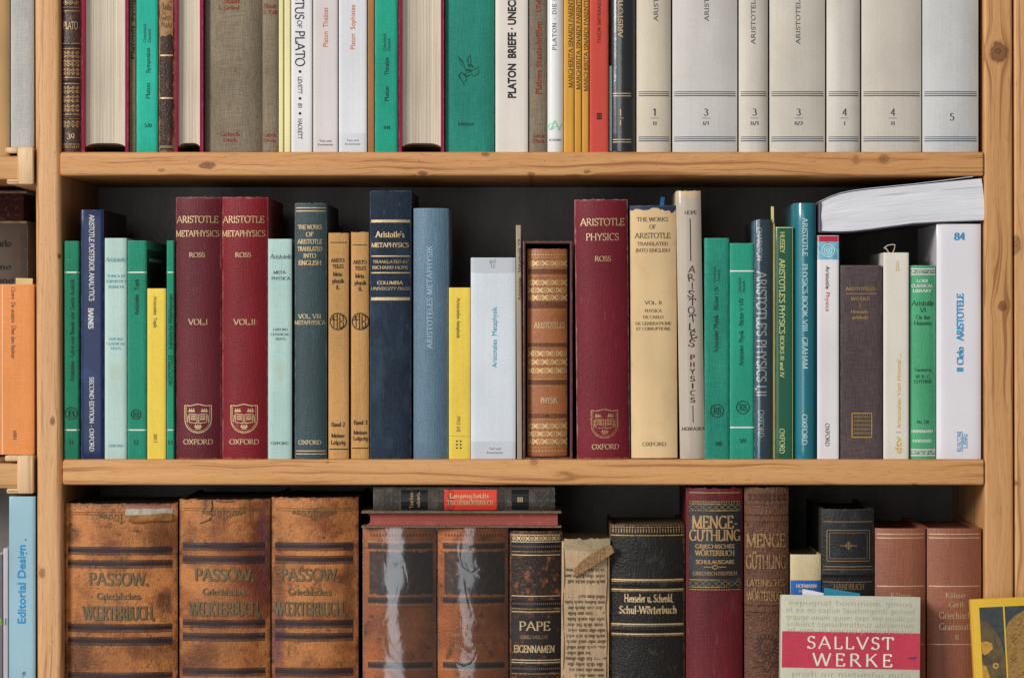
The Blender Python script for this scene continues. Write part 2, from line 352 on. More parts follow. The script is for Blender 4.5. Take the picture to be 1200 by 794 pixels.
# ------------------------------------------------------------ books
SOLO = {'band', 'label', 'panel', 'foot_band', 'statue', 'picture', 'shadowed_eye', 'mark', 'head_band', 'head_panel', 'rule'}
class Book:
    """one book: an empty at its foot; children cover, page_block and whatever is printed or glued on it.
    px/py arguments are places measured on the photograph, carried to the book's own spine plane."""
    def __init__(s, label, x0, x1, top, base, Y=9.0, d=200.0, cover=None, side=None, pages='#d8cbb4', b=2.2, k=7.0, th=2.6, tilt=0.0,
                 kind='hard', group=None, fray=0.0, flip=False, hubs=(), wear=None, name='book', sq=3.0, lift=None, rows=None, cat='book', pagemat=None, turn=0.0, wavy=0.0, lie=None, build=True, lean=0.0):
        s.Y, s.b, s.k, s.hubs, s.x0, s.x1 = Y, b, k, hubs, x0, x1
        X0, X1 = wx(x0, Y)+.3, wx(x1, Y)-.3; Zb = base if lift is None else lift
        s.w = X1-X0; s.h = wz(top, Y)-Zb; s.d = d
        t = radians(tilt); piv = s.w if tilt > 0 else 0.0
        s.ox = X0+piv-piv*cos(t); s.oz = Zb+piv*sin(t); s.t = t
        s.oz += 0.12
        if lie:        # lying flat: (left, right, top, bottom) on the photograph
            s.ox, s.oz, s.t = wx(lie[0], Y), wz(lie[2], Y), pi/2; s.h = wx(lie[1], Y)-s.ox; s.w = s.oz-wz(lie[3], Y); t = pi/2
        s.root = empty(name, (s.ox, Y, s.oz), (radians(-lean), t, turn)); tag(s.root, label, cat, group)
        s.inks = {}
        w, h = s.w, s.h
        if isinstance(cover, dict):
            cv = dict(cover)
            if not wear and build: wear = ('#'+''.join('%02x' % int(int(cv['col'][q:q+2], 16)*.55+225*.45) for q in (1, 3, 5)), .5, .8)
            if wear: cv['wear'] = (wear[0], wear[1], w, h, wear[2] if len(wear) > 2 else 2.0)
            if 'zones' in cv: cv['zones'] = [(c, *s.loc(a, e), r1, r2, am) for c, a, e, r1, r2, am in cv['zones']]
            cover = mat(**cv)
        s.cover_mat = cover; side = side or cover
        if not build: return
        # plan outline of the binding
        n = 22 if not fray else 44; out = [(0, d)]; inn = [(th, d)]
        if d > 60: out.append((0, d*.4)); inn.append((th, d*.4))
        for i in range(n+1):
            q = .5-.5*cos(pi*i/n); u = w*q; y = b*abs(2*q-1)**k
            out.append((u, y)); inn.append((min(max(u, th), w-th), y+th if kind != 'paper' else y+th))
        if d > 60: out.append((w, d*.4)); inn.append((w-th, d*.4))
        out.append((w, d)); inn.append((w-th, d))
        nr = rows or max(5, int(h/22)); zs = [h*i/nr for i in range(nr+1)]
        for hz, hw, hh in hubs:
            zz = wz(hz, s.Y)-s.oz; zs += [zz+hw*q for q in (-1.4, -1, -.6, -.25, .25, .6, 1, 1.4)]
        zs += [1.2, h-1.2]; zs = sorted(z for z in zs if 0 <= z <= h)
        rnd = random.Random(int(x0*7+top)); ph = [rnd.uniform(0, 6.28) for _ in range(6)]; s.wv = (wavy, ph)
        jt = [rnd.gauss(0, .55) for _ in range(60)]; jb = [abs(rnd.gauss(0, .5)) for _ in range(60)]
        for q in (17, 30, 44): jt[q] += rnd.choice((-1.6, 1.2, -1.2))
        jt = [.6*jt[i]+.2*jt[i-1]+.2*jt[(i+1) % 60] for i in range(60)]
        V = []; F = []; mi = []; N_ = len(out)
        for r, z in enumerate(zs):
            sh = .35 if r in (0, len(zs)-1) else 0.0
            for i, (u, y) in enumerate(out):
                yy = y; zz = z
                sp = 0 < i < N_-1 and y < b+1
                if sp: yy -= s.hub(z)
                if sp: yy += s.wave(u, z)
                if sp and sh: yy += sh
                if fray and sp and r >= len(zs)-2: zz += fray*jt[int(u*.8) % 60]
                if fray and sp and r <= 1: zz += fray*.6*jb[int(u*.8) % 60]
                V.append((u, yy, zz))
        ni = len(V)
        for r, z in enumerate(zs):
            for i, (u, y) in enumerate(inn): V.append((u, y, V[r*N_+i][2]))
        R = len(zs)
        for r in range(R-1):
            for i in range(N_-1):
                a = r*N_+i
                F.append((a, a+1, a+N_+1, a+N_)); mi.append(1 if out[i][1] > b+4 or out[i+1][1] > b+4 else 0)
                a += ni; F.append((a, a+N_, a+N_+1, a+1)); mi.append(0)
            F.append((r*N_, (r+1)*N_, ni+(r+1)*N_, ni+r*N_)); mi.append(1)
            a = r*N_+N_-1; q = ni+r*N_+N_-1; F.append((a, q, q+N_, a+N_)); mi.append(1)
        for i in range(N_-1):
            F.append((i, ni+i, ni+i+1, i+1)); mi.append(0)
            a = (R-1)*N_+i; q = ni+a; F.append((a, a+1, q+1, q)); mi.append(0)
        if flip: V = [(w-x, d-y, z) for x, y, z in V]
        s.cover = mesh_obj('cover', V, F, [cover, side], s.root, mi, angle=50)
        # leaves
        e = sq if kind == 'hard' else .35
        pm = pagemat or mat(pages, rough=.8, spec=.15, sheet=.22, fine=.04, big=.05)
        s.page_mat = pm
        if d > 12:
            V = []; F = []; m = 12; y1 = d-(5 if kind == 'hard' else .6); rz = [e, e+(h-2*e)*.33, e+(h-2*e)*.67, h-e]
            if flip: rz[0] = e+1.5
            for z in rz:
                for i in range(m+1):
                    q = i/m; V.append((th+.15+(w-2*th-.3)*q, b+th+1+(6*(1-(2*q-1)**2) if kind == 'hard' else 0)*0+b*0, z))
                for i in range(m+1):
                    q = 1-i/m; cc = (w*.10 if kind == 'hard' else 0)*(1-(2*q-1)**2)
                    zz = z+(4.5*(1-(2*q-1)**4) if flip and z == rz[0] else 0)
                    V.append((th+.15+(w-2*th-.3)*q, y1-cc, zz))
            M = 2*(m+1)
            for r in range(len(rz)-1):
                for i in range(M):
                    j = (i+1) % M; F.append((r*M+i, r*M+j, (r+1)*M+j, (r+1)*M+i))
            for i in range(m):
                a, b2 = i, 2*m+1-i
                F.append((a, b2, b2-1, a+1)); k0 = (len(rz)-1)*M; F.append((k0+a, k0+a+1, k0+b2-1, k0+b2))
            if flip: V = [(w-x, d-y, z) for x, y, z in V]
            s.pages = mesh_obj('page_block', V, F, pm, s.root, angle=30)
    wv = None
    def wave(s, u, z):
        if not s.wv: return 0.0
        a, ph = s.wv; return a*(sin(z*.045+ph[0])*sin(u*.11+ph[1])+.5*sin(z*.13+u*.09+ph[2]))
    def hub(s, z):
        v = 0.0
        for hz, hw, hh in s.hubs:
            zz = (wz(hz, s.Y)-s.oz); q = abs(z-zz)/hw
            if q < 1.4: v += hh*(.5+.5*cos(min(1, q/1.4)*pi))
        return v
    def loc(s, px, py):
        dx = wx(px, s.Y)-s.ox; dz = wz(py, s.Y)-s.oz
        return dx*cos(s.t)-dz*sin(s.t), dx*sin(s.t)+dz*cos(s.t)
    def surf(s, u, z, off):
        q = min(1.0, abs(2*u/s.w-1)); y = s.b*q**s.k
        return (u, y+s.wave(u, z)-s.hub(z)-off, z)
    def ink(s, part, m):
        key = (part, m.name, len(s.inks) if part in SOLO else 0)
        if key not in s.inks: s.inks[key] = ([], [], m, [0])
        return s.inks[key]
    def poly(s, part, m, pts, off=.3, cut=3.0, holes=None):
        """a filled outline (convex or comb-like quads) given as px points"""
        V, F, _, c = s.ink(part, m); k = len(V)
        V += [s.surf(*s.loc(*p), off) for p in pts]; F.append(tuple(range(k, k+len(pts)))[::-1])
    def grid(s, part, m, x0, x1, y0, y1, off=.25, wob=0.0, nx=None, ny=1):
        """a printed patch that follows the curve of the spine"""
        V, F, _, c = s.ink(part, m); k = len(V); nx = nx or max(2, int(abs(x1-x0)/3)); ny = max(ny, int(abs(y1-y0)/7)); rnd = random.Random(int(x0+y0))
        for j in range(ny+1):
            for i in range(nx+1):
                dy = wob*rnd.uniform(-1, 1) if j in (0, ny) else 0
                V.append(s.surf(*s.loc(x0+(x1-x0)*i/nx, y0+(y1-y0)*j/ny+dy), off))
        for j in range(ny):
            for i in range(nx):
                a = k+j*(nx+1)+i; F.append((a, a+nx+1, a+nx+2, a+1))
    def rule(s, m, y, t=1.0, i0=1.5, i1=1.5, part='rule', off=.3, wob=0.0):
        V, F, _, c = s.ink(part, m); k = len(V); z = s.loc((s.x0+s.x1)/2, y)[1]; n = max(4, int(s.w/3)); rnd = random.Random(int(y*3))
        for e in (t/2, -t/2):
            for i in range(n+1): V.append(s.surf(i0+(s.w-i0-i1)*i/n, z+e+wob*rnd.uniform(-1, 1), off))
        for i in range(n): F.append((k+i, k+n+1+i, k+n+2+i, k+i+1))
    def strokes(s, part, m, st, cx, cy, dir='h', off=.42, rot=0.0):
        V, F, _, cnt = s.ink(part, m); u0, z0 = s.loc(cx, cy); f = 1+s.Y/D
        ca, sa = cos(radians(rot)), sin(radians(rot))
        def T(a, b):
            a, b = a*f, b*f
            if rot: a, b = a*ca-b*sa, a*sa+b*ca
            if dir == 'h': return u0+a, z0+b
            if dir == 'd': return u0+b, z0-a
            if dir == 'u': return u0-b, z0+a
            return u0-a, z0-b
        for pts, w in st:
            cnt[0] += 1; o2 = off+(cnt[0] % 9)*.012; P = []; W = []
            for i in range(len(pts)-1):
                a, b = pts[i], pts[i+1]; n = max(1, int(sqrt((a[0]-b[0])**2+(a[1]-b[1])**2)/3.5))
                for j in range(n): q = j/n; P.append((a[0]+(b[0]-a[0])*q, a[1]+(b[1]-a[1])*q)); W.append(w[i]+(w[i+1]-w[i])*q)
            P.append(pts[-1]); W.append(w[-1]); k = len(V)
            for i in range(len(P)):
                a = P[max(0, i-1)]; b = P[min(len(P)-1, i+1)]; dx, dy = b[0]-a[0], b[1]-a[1]; L = sqrt(dx*dx+dy*dy) or 1
                nx, ny = -dy/L*W[i]/2, dx/L*W[i]/2
                V.append(s.surf(*T(P[i][0]+nx, P[i][1]+ny), o2)); V.append(s.surf(*T(P[i][0]-nx, P[i][1]-ny), o2))
            for i in range(len(P)-1): q = k+2*i; F.append((q, q+1, q+3, q+2))
    def txt(s, m, text, cx, cy, cap, length=None, dir='h', sty='serif', part='lettering', off=.42, track=0.0, rot=0.0):
        s.strokes(part, m, layout(text, cap, length, sty, track), cx, cy, dir, off, rot)
    def sans(s, m, text, cx, cy, cap, length, dir='h', bold=0.0, part='lettering', off=.42):
        Vs, Fs, L = font_mesh(text, bold); V, F, _, c = s.ink(part, m); k = len(V); u0, z0 = s.loc(cx, cy); f = 1+s.Y/D
        for a, b in Vs:
            a = (a/L-.5)*length*f; b = (b/CAPH-.5)*cap*f
            u, z = {'h': (u0+a, z0+b), 'd': (u0+b, z0-a), 'u': (u0-b, z0+a)}[dir]
            V.append(s.surf(u, z, off))
        F += [tuple(i+k for i in q) for q in Fs]
    def ring(s, m, cx, cy, r, t=.8, part='emblem'):
        s.strokes(part, m, [(arcpts(0, 0, r, r, 0, 360, 24), [t]*25)], cx, cy)
    def done(s):
        """links the printed and gilt pieces as children of the cover; pieces far apart become parts of their own"""
        par = getattr(s, 'cover', None) or s.root
        for (part, *_), (V, F, m, c) in s.inks.items():
            n = len(V); up = list(range(n))
            def find(a):
                while up[a] != a: up[a] = up[up[a]]; a = up[a]
                return a
            for f in F:
                r = find(f[0])
                for q in f[1:]: up[find(q)] = r
            isl = {}
            for i in range(n): isl.setdefault(find(i), []).append(i)
            box = []
            for k, ids in isl.items():
                P = [V[i] for i in ids]; box.append([k, [min(p[a] for p in P) for a in range(3)], [max(p[a] for p in P) for a in range(3)]])
            g = {b[0]: b[0] for b in box}
            def gf(a):
                while g[a] != a: g[a] = g[g[a]]; a = g[a]
                return a
            for i in range(len(box)):
                for j in range(i):
                    A, B = box[i], box[j]
                    if gf(A[0]) == gf(B[0]): continue
                    if sum(max(0, A[1][a]-B[2][a], B[1][a]-A[2][a])**2 for a in range(3)) < 21**2: g[gf(A[0])] = gf(B[0])
            grp = {}
            for k in isl: grp.setdefault(gf(k), set()).add(k)
            for ks in grp.values():
                idx = [i for i in range(n) if find(i) in ks]; mp = {a: b for b, a in enumerate(idx)}
                mesh_obj(part, [V[i] for i in idx], [tuple(mp[q] for q in f) for f in F if f[0] in mp], m, par, smooth=False)
        s.inks = {}
        return s

# ------------------------------------------------------------ the bookcase
B1, B2, B3 = wz(178), wz(538), 0.0      # tops of the three boards
DEP = 300.0
case = tag(empty('bookcase', (0, 0, B3-30)), 'pine bookcase with thick boards and dark back holding all three rows of books', 'bookcase')
def part(name, vf, m, root, **k):
    o = mesh_obj(name, vf[0], vf[1], m, root, **k); l = root.location
    o.data.transform(__import__('mathutils').Matrix.Translation((-l[0], -l[1], -l[2]))); return o
def off_knots(kn, root_z): return kn
z0 = -(B3-30)  # part coordinates start at the root
def zk(py): return wz(py)-(B3-30)
w1 = wood_mat('pine_board', 'x', [(wx(243), zk(194), 9, 4.5, .75), (wx(189), zk(199.5), 4, 2, .5), (wx(495), zk(203), 5, 2.6, .7), (wx(569), zk(181), 5, 2.4, .6), (wx(622), zk(204), 4.5, 2.2, .6), (wx(688), zk(201), 4.5, 2.2, .6), (wx(1036), zk(186), 6, 5, .42), (wx(1003), zk(186), 3, 5, .25)], seed=1)
w2 = wood_mat('pine_board', 'x', [(wx(626), zk(541), 5, 4, .45), (wx(384), zk(541), 2, 1, .6), (wx(1072), zk(567), 3, 1.3, .5), (wx(660), zk(556), 14, 5, .12)], seed=2, tone=('#d7a36b', '#c18851', '#915a30'))
w3 = wood_mat('pine_board', 'x', [], seed=3)
wl = wood_mat('pine_upright', 'z', [(zk(493), wx(61), 5, 3, .75), (zk(300), wx(69), 3, 1.8, .8), (zk(671), wx(49), 6, 4, .6)], seed=4, tone=('#d6a878', '#be8c5c', '#93633a'))
wr = wood_mat('pine_upright', 'z', [(zk(61), wx(1170), 12, 10.5, .8), (zk(358), wx(1175), 6, 5, .7), (zk(300), wx(1166), 20, 4, .1), (zk(600), wx(1170), 30, 5, .1)], seed=5, tone=('#d4a06a', '#bb8652', '#8e5b31'))
wr2 = wood_mat('pine_upright', 'z', [(wz(287), -15, 11, 6, .6), (wz(566), -13, 2.5, 2, .6)], seed=6, tone=('#d8a674', '#c28f5b', '#96633a'))
ZT = wz(-190)
part('shelf_board', rbox(wx(70.5), wx(1153), 0, DEP-2, wz(206), B1, 3.5, 4, 'x'), w1, case)
part('shelf_board', rbox(wx(73.5), wx(1153.6), 0, DEP-2, wz(568), B2, 3.5, 4, 'x'), w2, case)
part('shelf_board', rbox(wx(70.5), wx(1153), 0, DEP-2, wz(-190), wz(-160), 3.5, 4, 'x'), w3, case)
def upright(x0t, x1t, x0b, x1b, m, root, r=7.0, seg=6):
    zt, zb = ZT, B3-30+30
    V, F = rbox(0, 1, 0, DEP, zb, zt, .1, 1, 'z'); V = []; F = []
    ring_n = 0
    for z, f in ((zb, 1.0), (wz(600), .76), (wz(400), .5), (wz(200), .25), (zt, -.2)):
        a = wx(x0t+(x0b-x0t)*f); b = wx(x1t+(x1b-x1t)*f); ring = []
        for cx, cy, a0 in ((b-r, r+1.0, 270), (b-1.5, DEP-1.5, 0), (a+1.5, DEP-1.5, 90), (a+r, r+1.0, 180)):
            rr = r if cy < 50 else 1.5
            for i in range(seg+1):
                t = radians(a0+90*i/seg); ring.append((cx+rr*cos(t), cy+rr*sin(t), z))
        ring_n = len(ring); V += ring
    for k in range(4):
        for i in range(ring_n):
            j = (i+1) % ring_n; F.append((k*ring_n+i, k*ring_n+j, (k+1)*ring_n+j, (k+1)*ring_n+i))
    F.append(tuple(range(ring_n))[::-1]); F.append(tuple(4*ring_n+i for i in range(ring_n)))
    return part('upright', (V, F), m, root)
upright(40.2, 70.2, 43.2, 73.4, wl, case)
upright(1153.2, 1186.5, 1154.6, 1188.4, wr, case, 3.5)
dark = mat('#67615a', rough=.40, spec=.4, fine=.06, big=.30, bump=.08, streak=.10, mott=('#4a453f', 40, .5, .7, .5))
part('back_panel', rbox(wx(73, DEP), wx(1152, DEP), DEP+.3, DEP+8, B3-28, ZT, 1, 1, 'x'), dark, case)
# wide base the lowest row stands on (deeper than the shelves, below the picture)
base_m = wood_mat('pine_base', 'x', [], seed=8)
part('base_board', rbox(wx(-140), wx(1420), -95, DEP+8, B3-30, B3, 4, 4, 'x'), base_m, case)
nb = tag(empty('bookcase', (wx(1205), 0, B3)), 'second pine bookcase standing against the knotty upright, only its narrow edge in view', 'bookcase', None)
upright(1188.6, 1221, 1190.2, 1223, wr2, nb, 2.5)
part('back_panel', rbox(wx(1221), wx(1420), DEP+.3, DEP+8, B3, ZT, 1, 1, 'x'), dark, nb)
for py in (178, 538): part('shelf_board', rbox(wx(1222), wx(1420), 0, DEP-2, wz(py+29), wz(py), 3.5, 3, 'x'), w3, nb)
ls = tag(empty('shelf_unit', (wx(0), 0, B3)), 'neighbouring pine shelves with pale plywood end brackets beside the first upright', 'shelf')
bracket = wood_mat('beech_ply', 'z', [], seed=9, tone=('#dcbc92', '#cda77c', '#b48a5e'))
wb = wood_mat('pine_board', 'x', [], seed=10, tone=('#c99a66', '#b5834f', '#8d5f33'))
part('back_panel', rbox(wx(-140), wx(42), DEP+.3, DEP+8, B3, ZT, 1, 1, 'x'), dark, ls)
for yt, yb in ((172.5, 216), (533, 578)):
    part('shelf_board', rbox(wx(-140), wx(21), 3, DEP-2, wz(yb-6), wz(yt+10), 1.5, 3, 'x'), wb, ls)
    part('bracket', join([rbox(wx(20.5), wx(39.4), -2, DEP-3, wz(yb), wz(yt), 2.6, 4, 'y'),
                          rbox(wx(6), wx(22), -1.7, DEP-3.3, wz(yt+7), wz(yt+.2), 2.2, 4, 'y'),
                          rbox(wx(8), wx(22), -1.7, DEP-3.3, wz(yb-.2), wz(yb-6), 2.2, 4, 'y')]), bracket, ls)

# ------------------------------------------------------------ inks and foils
INK = mat('#22201e', rough=.7, fine=0, big=0, bump=0)
INKG = mat('#4a4844', rough=.7, fine=0, big=0, bump=0)
INKB = mat('#2d4652', rough=.7, fine=0, big=0, bump=0)
WHITE = mat('#e6e4de', rough=.5, fine=0, big=0, bump=0)
PALE = mat('#bfd6d8', rough=.5, fine=0, big=0, bump=0)
GOLD = mat('#cdb083', rough=.42, spec=.5, metal=.25, fine=.1, big=.1, bump=.1, alpha=(1.5, .25, .45))
GOLDW = mat('#bb9660', rough=.45, spec=.5, metal=.25, fine=.15, big=.15, bump=.1, alpha=(2.2, .32, .55))
GOLDD = mat('#8d7a45', rough=.55, spec=.35, metal=.1, fine=.25, big=.2, bump=.1, alpha=(2.0, .25, .5))
ORANGE = mat('#cf6b3f', rough=.7, fine=0, big=0, bump=0)
RUST = mat('#8a3f2c', rough=.8, fine=0, big=0, bump=0, alpha=(1.6, .3, .5))
NAVY = mat('#3a4656', rough=.6, fine=0, big=0, bump=0)
TEALI = mat('#4c949c', rough=.7, fine=0, big=0, bump=0)
RED = mat('#c22f3e', rough=.6, fine=0, big=0, bump=0)
BLUE = mat('#2f92c4', rough=.6, fine=0, big=0, bump=0)
YEL = mat('#d2af45', rough=.6, fine=0, big=0, bump=0)
GREENI = mat('#8fd0a6', rough=.6, fine=0, big=0, bump=0)
LIME = mat('#d6d88c', rough=.6, fine=0, big=0, bump=0)
BAND = mat('#2e2024', rough=.5, fine=.2, big=.2, bump=.2, alpha=(3.0, .18, .42))
BLACKP = mat('#14161a', rough=.35, fine=.05, big=.05, bump=.05)
GREYB = mat('#bcbcbc', rough=.6, fine=0, big=0, bump=0)
TOP, MID, LOW = 'books on the top shelf', 'books on the middle shelf', 'books on the lowest shelf'
CLOTH = lambda c, **k: dict(dict(col=c, rough=.75, spec=.14, weave=.12, fine=.05, big=.11, bump=.35, streak=.03, scuff=.35), **k)
PAPER = lambda c, **k: dict(dict(col=c, rough=.6, spec=.18, fine=.045, big=.055, bump=.10, streak=.03, scuff=.3), **k)
GLOSS = lambda c, **k: {**dict(col=c, rough=.42, spec=.35, fine=.02, big=.04, bump=.05, coat=.5, coatbump=.06), **k}
def shield(b, m, cx, cy, w, h):
    st = []
    o = [(-w/2, h*.44), (-w/2, -h*.05)] + arcpts(0, -h*.05, w/2, h*.43, 180, 360, 12) + [(w/2, h*.44)]
    o2 = [(-w/2, h*.44), (-w*.3, h*.42), (0, h*.48), (w*.3, h*.42), (w/2, h*.44)]
    st += [(o, [1.0]*len(o)), (o2, [1.0]*5)]
    st.append(([(x*.88, y*.9) for x, y in o], [.45]*len(o)))
    for s_ in (-1, 1):       # open book
        st.append(([(s_*1, -h*.16), (s_*w*.33, -h*.13), (s_*w*.33, h*.16), (s_*1, h*.13), (s_*1, -h*.16)], [.9]*5))
        for q in (-.04, .02, .08): st.append(([(s_*w*.08, h*q), (s_*w*.28, h*(q+.015))], [1.1]*2))
        cx0 = s_*w*.24      # crowns
        st.append(([(cx0-w*.13, h*.24), (cx0+w*.13, h*.24)], [1.4]*2))
        for k in (-1, 0, 1): st.append(([(cx0+k*w*.05, h*.24), (cx0+k*w*.09, h*.33)], [1.1]*2))
        st.append(([(s_*w*.40, -h*.12), (s_*w*.37, h*.12)], [.9, .9]))
    st.append(([(-w*.14, -h*.28), (w*.14, -h*.28)], [1.4]*2))
    st.append(([(-w*.1, -h*.34), (w*.1, -h*.34)], [1.2]*2))
    for k in (-1, 0, 1): st.append(([(k*w*.06, -h*.28), (k*w*.1, -h*.2)], [1.1]*2))
    b.strokes('emblem', m, st, cx, cy)
def scroll(n=10, r=3.0, turns=1.3):
    return [(r*(1-i/n*.8)*cos(i/n*turns*2*pi), r*(1-i/n*.8)*sin(i/n*turns*2*pi)) for i in range(n+1)]
def arab(b, m, x0, x1, y0, y1, cell=7.0, t=.8, part='gilding'):
    """gilt arabesque: mirrored scrolls, dots and leaves in rows"""
    ny = max(1, round((y1-y0)/cell)); nx = max(1, round((x1-x0)/cell)); cw = (x1-x0)/nx; ch = (y1-y0)/ny
    for j in range(ny):
        for i in range(nx):
            cx = x0+(i+.5)*cw; cy = y0+(j+.5)*ch; sg = 1 if cx < (x0+x1)/2 else -1
            sp = [(sg*a, c_*(1 if j % 2 else -1)) for a, c_ in scroll(10, cw*.46)]
            b.strokes(part, m, [(sp, [t]*len(sp)), ([(-cw*.1, 0), (cw*.1, 0)], [t*1.6]*2)], cx, cy)
def stars(b, m, x0, x1, y, r, n, swap=0, part='gilding'):
    for i in range(n):
        cx = x0+(x1-x0)*(i+.5)/n
        if (i+swap) % 2:
            st = [([(-r, -r), (0, -r*.35), (r, -r)], [.9]*3), ([(-r, r), (0, r*.35), (r, r)], [.9]*3), ([(-r, -r), (-r*.35, 0), (-r, r)], [.9]*3), ([(r, -r), (r*.35, 0), (r, r)], [.9]*3), ([(-r*.45, 0), (r*.45, 0)], [r*.9]*2)]
        else: st = [(arcpts(0, 0, r*.75, r*.8, 0, 360, 10), [.8]*11), ([(-.8, 0), (.8, 0)], [1.6]*2)]
        b.strokes(part, m, st, cx, y)
def beads(b, m, x0, x1, y, n, h, t=1.0, part='gilding'):
    for i in range(n):
        x = x0+(x1-x0)*(i+.5)/n; b.strokes(part, m, [([(0, -h/2), (0, h/2)], [t, t])], x, y)
def gap(a, b_): return a, b_

# ------------------------------------------------------------ top shelf, books standing spine out (a few turned fore-edge out)
b = Book('dark brown gilt leather book with worn ornate spine, numbered 39 at its foot', 70.5, 95, -92, B1, 8, 190, dict(col='#3b2720', rough=.45, spec=.4, leather=1.0, bump=.4, mott=('#6b4028', 9, .52, .72, .7)), b=5, k=2.4, wear=('#8a5c3c', .8, 1.6), group=TOP, hubs=((52, 2, 1.2), (94, 2, 1.2), (137, 2, 1.2), (8, 2, 1.2)))
b.txt(GOLD, 'PLATO', 82.5, 30, 9, 17, sty='serif'); b.strokes('gilding', GOLDW, [([(-2, 0), (0, 3), (2, 0)], [.8]*3), ([(0, 3), (0, 6)], [.8]*2)], 82.5, 24)
for y in (9, 13, 51, 57, 91, 98, 134, 139, 169): b.rule(GOLDW, y, 1.0, 2, 2)
arab(b, GOLDW, 73, 93, -80, 6, 6.5, .8); arab(b, GOLDW, 73, 93, 59, 89, 5, .8); arab(b, GOLDW, 73, 93, 100, 132, 5.2, .8); arab(b, GOLDW, 73, 93, 141, 150, 5, .8)
b.txt(GOLD, '39', 83, 160, 6.5, 9); beads(b, GOLDW, 73, 93, 172, 9, 3); b.done()
PG = mat('#d6c8b3', rough=.85, spec=.12, sheet=.30, fine=.05, big=.07)
def fore_edge(label, x0, x1, c): return Book(label, x0, x1, -88, B1, 3, 200, CLOTH(c, weave=.05), pagemat=PG, b=8, k=2.2, th=3.6, group=TOP, flip=True, sq=5, fray=0, name='book').done()
fore_edge('crimson book turned fore-edge out beside the gilt leather spine numbered 39', 95.5, 150.5, '#8e1f3e')
b = Book('thin drab olive book squeezed between crimson fore-edge book and teal Symposion', 151, 159.5, -30, B1, 9, 180, CLOTH('#7b6a4c'), b=1.2, group=TOP)
b.txt(INK, 'Platonis Symposion', 155.5, 20, 3.4, 100, 'u', 'fraktur'); b.done()
TEAL = '#2cae94'
def meiner(label, x0, x1, top, c, group, base, w=.05, **k): return Book(label, x0, x1, top, base, 8, 190, CLOTH(c, weave=w, rough=.6), kind='paper', b=1.6, k=9, th=.8, group=group, **k)
b = meiner('bright teal paperback lettered Symposion, numbered 520', 159.5, 185, -76, TEAL, TOP, B1)
b.txt(INK, 'Platon', 173.3, 106.5, 4.6, 19, 'u'); b.txt(INK, 'Symposion', 173.3, 71, 4.6, 30, 'u'); b.txt(INKB, 'Griechisch', 169.5, 39, 3.2, 22, 'u'); b.txt(INKB, 'Deutsch', 175, 42, 3.2, 16, 'u'); b.txt(INK, '520', 173.5, 147, 4.2, 8.5); b.done()
b = Book('battered dark brown book with torn handwritten paper label and two gilt lines', 185.5, 204.5, -40, B1, 8, 170, dict(col='#38241c', rough=.5, leather=1.2, bump=.5, mott=('#8a5a36', 7, .6, .74, .9, (1, 1, .35))), b=3, k=2.6, wear=('#a47848', .95, 2.2), fray=1.2, group=TOP)
lab = mat('#b58a60', rough=.8, fine=.1, big=.15, mott=('#6f4a2e', 8, .5, .7, .7))
b.grid('label', lab, 187.5, 202.5, -14, 42, .3, 2.0)
for yy, tx in ((8, 'Phaidon'), (20, 'Gast-'), (29, 'mahl')): b.txt(INK, tx, 195, yy, 7, 13, sty='script', off=.5, rot=-14)
for y in (65, 115): b.rule(GOLD, y, 1.8, 1.5, 1.5)
b.rule(mat('#77704f'), 172, 3, 1, 1); b.done()
fore_edge('narrower crimson book turned fore-edge out beside the torn handwritten label', 204.5, 238, '#8e1f3e')
OL = CLOTH('#877966', weave=.13, big=.14, spots=('#6e4a34', 6, .68))
b = Book('thick olive grey cloth book with faded rusty blackletter titles', 238.5, 307, -60, B1, 8, 200, OL, b=9, k=3.2, th=3, group=TOP, wear=('#6e6352', .6, 2))
b.txt(RUST, 'Staat', 271, 1, 6, 20, sty='fraktur'); b.txt(RUST, '1. Gr\u00fcnd', 268, 9, 4.5, 25, sty='fraktur'); b.txt(RUST, 'Griech', 269, 157, 5, 24, sty='fraktur'); b.txt(RUST, 'Dtsch.', 270, 164, 4, 17, sty='fraktur'); b.done()
b = Book('slimmer olive grey cloth book with rusty blackletter beside the pale yellow spines', 307, 326.5, -60, B1, 8, 200, OL, b=3, k=3.2, th=2, group=TOP, wear=('#6e6352', .6, 2))
b.txt(RUST, 'Staat', 316, 7, 5, 15, sty='fraktur'); b.txt(RUST, '2. Teil', 316, 14.5, 4.5, 17, sty='fraktur'); b.txt(RUST, 'Griech', 316, 158, 4.5, 15, sty='fraktur'); b.txt(RUST, 'Dtsch.', 316, 164.5, 4, 15, sty='fraktur'); b.done()
Book('thin pale yellow booklet touching the slimmer olive grey cloth spine', 326.5, 332.2, -40, B1, 9, 180, PAPER('#e6dda0'), kind='paper', b=.8, th=.6, group=TOP).done()
Book('thin pale yellow booklet touching the white paperback with large dark capitals', 333, 340.5, -40, B1, 8, 180, PAPER('#e9dfa6'), kind='paper', b=.8, th=.6, group=TOP).done()
b = Book('white paperback with large dark capitals running down its spine beside pale yellow booklet', 341, 366, -96, B1, 7, 200, PAPER('#dedcdc'), kind='paper', b=1.2, k=10, th=.8, group=TOP)
b.txt(INK, 'THEAETETUS', 351, -15, 10.5, 76, 'd', 'optima'); b.txt(INKG, 'OF', 351, 28.5, 5.5, 9, 'd', 'optima'); b.txt(INK, 'PLATO', 351.5, 57, 11, 42, 'd', 'optima')
for y in (84, 115.5, 133): b.ring(INK, 351.5, y, .9, 1.4, 'lettering')
b.txt(INK, 'LEVETT', 351.5, 100, 4.8, 20, 'd', 'optima'); b.txt(INK, '81', 351.5, 124, 4.5, 6, 'd', 'optima'); b.txt(INK, 'HACKETT', 351.5, 151, 5, 24, 'd', 'optima'); b.done()
